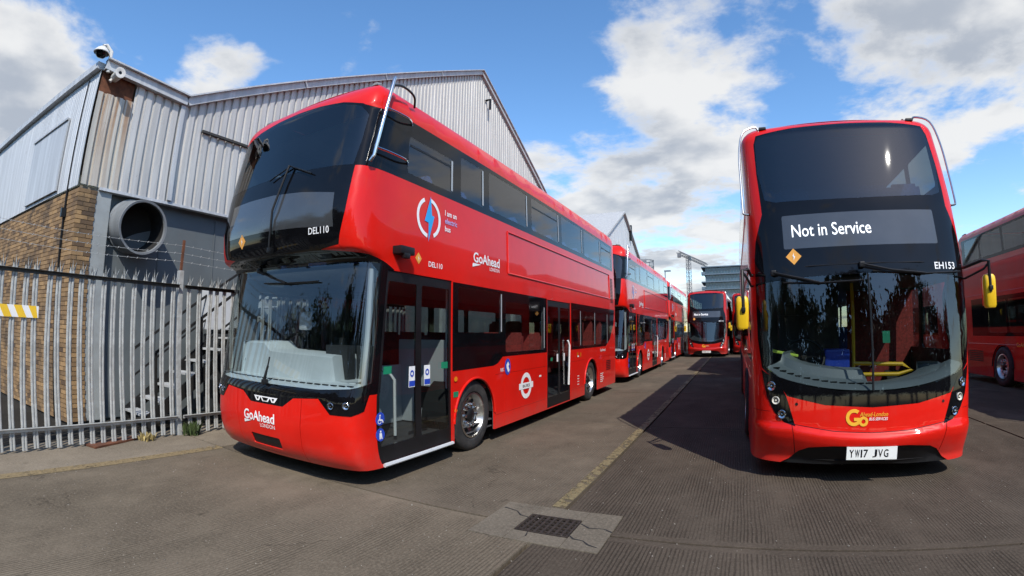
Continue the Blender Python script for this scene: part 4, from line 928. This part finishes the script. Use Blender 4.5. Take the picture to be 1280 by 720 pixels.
# cameras on the corner
CAMW = pmat('camera_white', (.62,.61,.57), .45, var=.08, dirt=.25)
cc = thing('security_camera', 'white dome security camera on the top corner of the shed', 'camera', (-8.9, 2.28, 6.0))
MB().lathe([(0,.0),(.02,.05),(.05,.09),(.1,.13),(.14,.15),(.15,.14)], (-.02,-.12,.36), axis='z', n=24, sgn=-1).build('hood', CAMW, cc, smooth=True)
MB().lathe([(0,.11),(.05,.1),(.09,.06),(.1,0)], (-.02,-.12,.22), axis='z', n=20, sgn=-1).build('dome', BLK, cc, smooth=True)
MB().tube([(-.02,-.12,.36),(-.02,-.06,.4),(0,.05,.3),(0,.08,-.1)], .035, 8).build('bracket', CAMW, cc, smooth=True)
c2 = thing('security_camera', 'white bullet security camera below the dome on the shed corner', 'camera', (-8.86, 2.5, 5.86))
MB().lathe([(-.16,.06),(-.14,.08),(.12,.09),(.15,.1),(.152,.07),(.13,.0)], (.06,.02,0), axis='x', n=20).build('housing', CAMW, c2, smooth=True); MB().lathe([(.0,.065),(.01,0)], (.195,.02,0), axis='x', n=16).build('lens', BLK, c2); MB().tube([(-.05,.02,.0),(-.06,-.06,-.1)], .03, 8).build('bracket', CAMW, c2)

# ------------------------------------------------------------------ palisade fence
GALV = pmat('galvanised_steel', (.4,.41,.4), .5, metal=.15, var=.2, vscale=6, dirt=.35, dirtcol=(.2,.13,.08))
GALVD = pmat('dark_fence_rail', (.05,.05,.048), .65, metal=.2, var=.3, vscale=8, dirt=.3, dirtcol=(.1,.06,.04))
FX = -7.14; fence = thing('palisade_fence', 'grey steel palisade fence with forked pale tops in front of the shed', 'fence', (FX, 3.5, 0))
def pale_mesh():
    m = MB(); pr = [(-.037,.0),(-.027,.017),(-.011,.017),(0,.004),(.011,.017),(.027,.017),(.037,0)]; n = len(pr)
    zs = [.04, 2.24]
    for z in zs:
        for a, b in pr: m.v.append((b, a, z))
    for i in range(n-1): m.f.append((i, i+1, n+i+1, n+i))
    for pa, lean, top in (((0,1,2),-.016,2.36),((2,3,4),0,2.41),((4,5,6),.016,2.37)):     # forked tops
        k0 = len(m.v); i, j, k = (n+x for x in pa); c = pr[pa[1]]
        m.v.append((c[1]+(.03 if lean else 0), c[0]+lean, top)); m.v.append((c[1], c[0]+lean*.4, 2.33)); m.f += [(i, j, k0+1), (j, k, k0+1), (i, k0+1, k0), (k0+1, k, k0)]
    o = m.build('pale', GALV, None, fix=False); d_ = o.data; bpy.data.objects.remove(o); return d_
PALE = pale_mesh(); posts = [.77, 3.52, 6.27, 9.02]; k = -2
for y in [.95+.1525*i for i in range(-8, 53)]:
    if min(abs(y-p) for p in posts) < .06: continue
    o = link('pale', PALE, fence); o.location = (.02, y-3.5, rnd.uniform(-.02,.012)); o.rotation_euler = (rnd.gauss(0,.007), 0, rnd.gauss(0,.04))
for p in posts:
    m = MB(); m.box((-.03,p-3.5,1.22),(.1,.07,2.44)); m.build('post', GALV, fence, bevel=.006); m = MB(); m.bar((-.03,p-3.5,2.4),(-.03,p-3.5+.02,2.9),.035,.035); m.build('wire_stub', RUST, fence)
for a, b in zip(posts[:-1], posts[1:]):
    for z in (.28, 2.2): m = MB(); m.box((.048,(a+b)/2-3.5,z),(.006,b-a-.08,.05)); m.box((.07,(a+b)/2-3.5,z+.022),(.05,b-a-.08,.006)); m.build('rail', GALVD if z > 1 else GALV, fence)
m = MB(); m.box((.048,.77-1.4-3.5,.28),(.006,2.7,.06)); m.build('rail', GALV, fence); m = MB(); m.box((.048,.77-1.4-3.5,2.2),(.006,2.7,.06)); m.build('rail', GALVD, fence)
for z in (2.58,2.7,2.82):
    m = MB(); pts = [(-.03, y-3.5, z-.04*math.sin(math.pi*((y-.77) % 2.75)/2.75)+.007*(y-3.5)) for y in np.arange(-.2, 9.1, .15)]; m.tube(pts, .0028, 4)
    for p in pts: m.bar((p[0]-.012,p[1]-.008,p[2]-.012),(p[0]+.012,p[1]+.008,p[2]+.012),.004); m.bar((p[0]-.012,p[1]+.008,p[2]+.012),(p[0]+.012,p[1]-.008,p[2]-.012),.004)
    stuff(m.build('barbed_wire', GALV, fence))
brd = thing('striped_board', 'white board with yellow diagonal stripes fixed to the palisade fence', 'board', (-7.09, .9, 1.71))
MB().box((0,0,0),(.012,1.08,.145)).build('panel', WHITE, brd)
for k in range(6):
    y0 = -.52+.185*k; m = MB(); m.prism([(y0,.0725),(y0+.1,.0725),(y0+.17,-.0725),(y0+.07,-.0725)], lambda a, b, d_: (d_, min(a,.53), b), .006, .0085); m.build('stripe', YEL, brd)
# steel stair and stores behind the fence
stair = thing('steel_stair', 'dark steel stair with handrails climbing behind the palisade fence', 'stair', (-8.2, 3.2, 0)); DKST = pmat('dark_stair_steel', (.02,.02,.02), .6, metal=.3, var=.3); PALES = pmat('pale_stair_tread', (.42,.43,.43), .6, var=.15, dirt=.3)
for x in (-.5,.5):
    MB().bar((x,0,.1),(x,3.6,2.6),.03,.2).build('stringer', DKST, stair); MB().bar((x,.2,1.2),(x,3.6,3.56),.04,.04).build('handrail', DKST, stair); MB().bar((x,.2,.75),(x,3.6,3.1),.03,.03).build('mid_rail', DKST, stair)
    for k in range(5): MB().bar((x,.2+.82*k,.24+.57*k),(x,.2+.82*k,1.2+.57*k),.035,.035).build('baluster', DKST, stair)
for k in range(12): MB().box((0,.15+.295*k,.2+.205*k),(.97,.24,.03)).build('tread', PALES, stair)
MB().box((0,4.1,2.62),(1.0,1.1,.05)).build('landing', DKST, stair)
tag(MB().box((-8.75,5.6,1.95),(.3,1.5,.75)).build('storage_cabinet', PART, None, bevel=.02), 'white cabinet on the shed wall behind the steel stair', 'cabinet')
tag(MB().box((-8.72,5.6,.75),(.5,1.3,1.5)).box((-8.45,5.6,1.35),(.02,1.2,.1)).build('waste_bin', pmat('bin_plastic', (.02,.022,.024), .6), None, bevel=.04), 'dark waste bin standing under the steel stair behind the fence', 'bin')
# weeds at the fence post
LEAF = pmat('weed_leaf', (.045,.07,.018), .7, var=.4, vscale=20); DRY = pmat('dry_grass', (.32,.25,.1), .8, var=.3, vscale=20)
def weed(loc, h, n, mat, label):
    m = MB(); r = random.Random(int(loc[1]*100))
    for k in range(n):
        a = r.uniform(0,6.28); b = Vector((math.cos(a), math.sin(a), 0)); base = Vector((r.gauss(0,.04), r.gauss(0,.05), 0)); hh = h*r.uniform(.4,1); tip = base+b*hh*r.uniform(.15,.6)+Vector((0,0,hh)); mid = (base+tip)/2+Vector((0,0,hh*.15)); s = b.cross(Vector((0,0,1)))*r.uniform(.01,.028)
        i = len(m.v); m.v += [tuple(base-s*.3),tuple(base+s*.3),tuple(mid+s),tuple(tip),tuple(mid-s)]; m.f.append((i,i+1,i+2,i+3,i+4))
    o = m.build('weed', mat, None, fix=False); o.location = loc; tag(o, label, 'weed')
weed((-7.02,3.68,0),.24,70,LEAF,'green leafy weed growing by the fence post'); weed((-7.05,2.95,0),.14,40,DRY,'dry yellow grass tuft beside the rusty sheet')

# ------------------------------------------------------------------ beyond: second shed, cage tower, crane, tower block
s2 = thing('shed', 'pale grey gabled shed rising behind the row of buses', 'building', (-9, 40.5, 0))
pts = [(-11.6,0),(11.6,0),(11.6,6.0),(0,11.9),(-11.6,6.0)]
for a, b in ((-11.6,-7.7),(-7.7,-3.85),(-3.85,0),(0,3.85),(3.85,7.7),(7.7,11.6)): sheet(40.5+a, 40.5+b, lambda s: 0, lambda s: 11.85-abs(s-40.5)*5.9/11.6, CLADW, pitch=.3, depth=.04, fr=lambda s, d_: (d_, s-40.5, 0), parent=s2)
for s in (-1,1):
    m = MB(); m.v = [(.25,0,11.95),(.25,s*11.9,5.9),(-30,s*11.9,5.9),(-30,0,11.95)]+[(.25,0,11.8),(.25,s*11.9,5.75),(-30,s*11.9,5.75),(-30,0,11.8)]; m.f = [(0,1,2,3),(7,6,5,4),(0,4,5,1),(1,5,6,2),(2,6,7,3),(3,7,4,0)]; m.build('roof', CLAD, s2)
MB().box((.15,2.4,10.5),(.25,.25,1.4)).build('vent_pipe', BLKM, s2)
cg = thing('ladder_cage', 'grey caged roof ladder tower behind the far buses', 'ladder', (-12.0, 65, 0)); CST = pmat('cage_steel', (.22,.23,.24), .5, metal=.4)
MB().box((0,0,4.0),(4.4,4.4,8.0)).build('plant_room', CLAD, cg)
for k in range(12): a = 2*math.pi*k/12; MB().bar((1.6*math.cos(a),1.6*math.sin(a),8),(1.6*math.cos(a),1.6*math.sin(a),11.2),.1).build('upright', CST, cg)
for z in (8.7,9.5,10.3,11.1): MB().tube([(1.6*math.cos(t),1.6*math.sin(t),z) for t in np.linspace(0,2*math.pi,25)], .06, 6, False).build('hoop', CST, cg)
cr = thing('tower_crane', 'grey lattice tower crane against the clouds', 'crane', (-13.2, 150, 0)); CRM = pmat('crane_steel', (.16,.16,.17), .5, metal=.3)
def lattice(a, b, w, n, name, parent, mat):
    a, b = Vector(a), Vector(b); t = (b-a).normalized(); u = t.orthogonal().normalized(); v = t.cross(u); m = MB()
    cs = [(u*i+v*j)*w/2 for i, j in ((1,1),(-1,1),(-1,-1),(1,-1))]
    for c in cs: m.bar(a+c, b+c, w*.13)
    for k in range(n):
        p, q = a+(b-a)*k/n, a+(b-a)*(k+1)/n
        for i in range(4): m.bar(p+cs[i], q+cs[(i+1) % 4], w*.07); m.bar(q+cs[i], q+cs[(i+1) % 4], w*.07)
    return m.build(name, mat, parent)
lattice((0,0,0),(0,0,24.2),1.05,20,'mast',cr,CRM); lattice((-2.6,-4,24.9),(4.6,14,23.2),.9,16,'jib',cr,CRM); MB().box((-2.4,-3.4,24.2),(1.0,1.4,1.2)).build('counterweight', CRM, cr); MB().box((.4,.3,23.6),(.9,.9,1.1)).build('cab', DISP, cr)
tb = thing('tower_block', 'dark glazed tower block with projecting floor slabs beyond the buses', 'building', (-3.6, 222, 0)); TGL = pmat('tower_glazing', (.02,.055,.09), .2, coat=.6, var=.4, vscale=.4); TSL = pmat('tower_slab_edge', (.1,.14,.18), .6)
MB().box((0,0,14.2),(16.4,15,28.4)).build('glazing', TGL, tb)
for k in range(9):
    z = 3.2*(k+1); MB().box((-.3+(.6 if k % 2 else -.6),-.6,z),(18.0,16.5,.45)).build('floor_slab', TSL, tb)
    for q in range(13): MB().box((-7.8+1.3*q,-7.6,z-1.6),(.14,.2,2.75)).build('mullion', TSL, tb)
    if k in (3,5,7): MB().box((-9.1,-6,z+.6),(1.6,4,1.2)).build('balcony', TSL, tb)
for i, (x, y, h, lab) in enumerate(((-9.8,52,8.6,'slim grey floodlight column beyond the second shed'),(-8.2,60,8.4,'slim grey floodlight column near the caged ladder'))):
    fl = thing('floodlight_column', lab, 'lamp post', (x, y, 0)); MB().tube([(0,0,0),(0,0,h),(0,0,h+.6)], .07, 6).build('column', CST, fl); MB().box((.3,0,h+.6),(.8,.3,.18)).build('lamp_head', CST, fl)

# ------------------------------------------------------------------ trees across the road behind the photographer (they show in the windscreens)
BARK = pmat('tree_bark', (.06,.045,.032), .9, var=.3, vscale=8, bump=.4); FOL = pmat('tree_foliage', (.035,.06,.016), .7, var=.55, vscale=1.3)
def tree_meshes(seed, h):
    r = random.Random(seed); t = MB(); t.tube([(0,0,0),(.05,.03,h*.25),(.0,.1,h*.5),(.1,.0,h*.8)], [.3,.22,.15,.05], 8); lf = MB(); ends = []
    for k in range(26):
        z = h*r.uniform(.18,.8); a = r.uniform(0,6.28); ln = h*r.uniform(.16,.34)*(1.1-z/h*.6); e = Vector((math.cos(a)*ln, math.sin(a)*ln, z+ln*r.uniform(.3,.9))); t.tube([(0,0,z*.95),tuple(e*.5+Vector((0,0,z*.5))),tuple(e)], [.08,.05,.02], 6); ends.append(e)
    for e in ends+[Vector((0,0,h*.9)),Vector((.4,0,h*.8))]:
        cr_ = h*r.uniform(.07,.13)
        for q in range(90):
            p = e+Vector((r.gauss(0,1),r.gauss(0,1),r.gauss(0,.75)))*cr_*.75; u = Vector((r.gauss(0,1),r.gauss(0,1),r.gauss(0,1))).normalized(); v = u.orthogonal().normalized(); s = r.uniform(.2,.42); i = len(lf.v)
            lf.v += [tuple(p-u*s),tuple(p+v*s*.5),tuple(p+u*s),tuple(p-v*s*.5)]; lf.f.append((i,i+1,i+2,i+3))
    a = t.build('trunk', BARK, None, smooth=True); b = lf.build('crown', FOL, None, fix=False); da, db = a.data, b.data; bpy.data.objects.remove(a); bpy.data.objects.remove(b); return da, db
TREES = [tree_meshes(11, 9.5), tree_meshes(12, 11.0), tree_meshes(13, 8.2)]
for k in range(24):
    x = -36+3.3*k+rnd.uniform(-.9,.9); t_ = thing('roadside_tree', 'bushy green tree in the row across the road behind the photographer', 'tree', (x, -20+rnd.uniform(-2.5,2.5), 0), 'trees across the road', rnd.uniform(0,6)); sc_ = rnd.uniform(.85,1.2); t_.scale = (sc_,)*3
    da, db = TREES[k % 3]; link('trunk', da, t_); link('crown', db, t_)

# ------------------------------------------------------------------ buses
GL = 'double-deckers parked along the metal-clad shed'; GR = 'double-deckers parked across the lane from the shed'
busA = make_bus_A(); index_kids()
SKIP = ('demister_slot','pictogram')
b2 = copy_tree(busA, skip=SKIP+('front_door_x',)); b2.location = (-4.59, 14.85, 0); b2['label'] = 'red double-decker parked directly behind the one with the lightning-bolt circle'
b3 = copy_tree(busA, skip=SKIP+('seat','wheel_nuts','hand_holes')); b3.location = (-4.66, 26.1, 0); b3['label'] = 'red double-decker third in the line along the shed, partly hidden'
busB = make_bus_B('double_decker_bus', 'red double-decker facing the yard with yellow mirrors and EH153 on its front', (1.43, 5.2, 0), GR, RED); busB.rotation_euler = (0, math.radians(.35), 0)
busC = make_bus_B('double_decker_bus', 'dark red double-decker facing down the lane at its far end', (-1.74, 30.9, 0), GR, REDD, near=False, number='E112', plate='SN58 CDY'); busC.rotation_euler = (0,0,math.radians(-2))
index_kids()
busC2 = copy_tree(busC, skip=('seat',)); busC2.location = (1.12, 33.4, 0); busC2.rotation_euler = (0,0,0); busC2['label'] = 'dark red double-decker mostly hidden behind the one with EH153 on its front'
busD = copy_tree(busC, skip=('mirror_arm','mirror_housing')); busD.location = (8.2, 4.85, 0); busD.rotation_euler = (0,0,0); busD['label'] = 'dark red double-decker with no mirrors beside the bus marked EH153'
busE = copy_tree(busC); busE.location = (1.55, 17.2, 0); busE.rotation_euler = (0,0,0); busE['label'] = 'dark red double-decker parked nose to tail behind the bus marked EH153'
busF = copy_tree(busC, skip=('mirror_arm','mirror_housing')); busF.location = (8.25, 16.4, 0); busF.rotation_euler = (0,0,0); busF['label'] = 'added dark red double-decker behind the mirrorless one beside the bus marked EH153'  # added bus, blocks the bright view through the yellow-mirrored bus's windows
busC2['label'] = 'dark red double-decker last in the line behind the bus marked EH153'
SMALL = ('notice','fleet_number','door_notice','bolt_ring','badge','rear_vents','upper_vents','side_notice','rear_notice','pictogram')
for o in bpy.data.objects:
    if o.parent and o.name.split('.')[0] in SMALL: stuff(o)
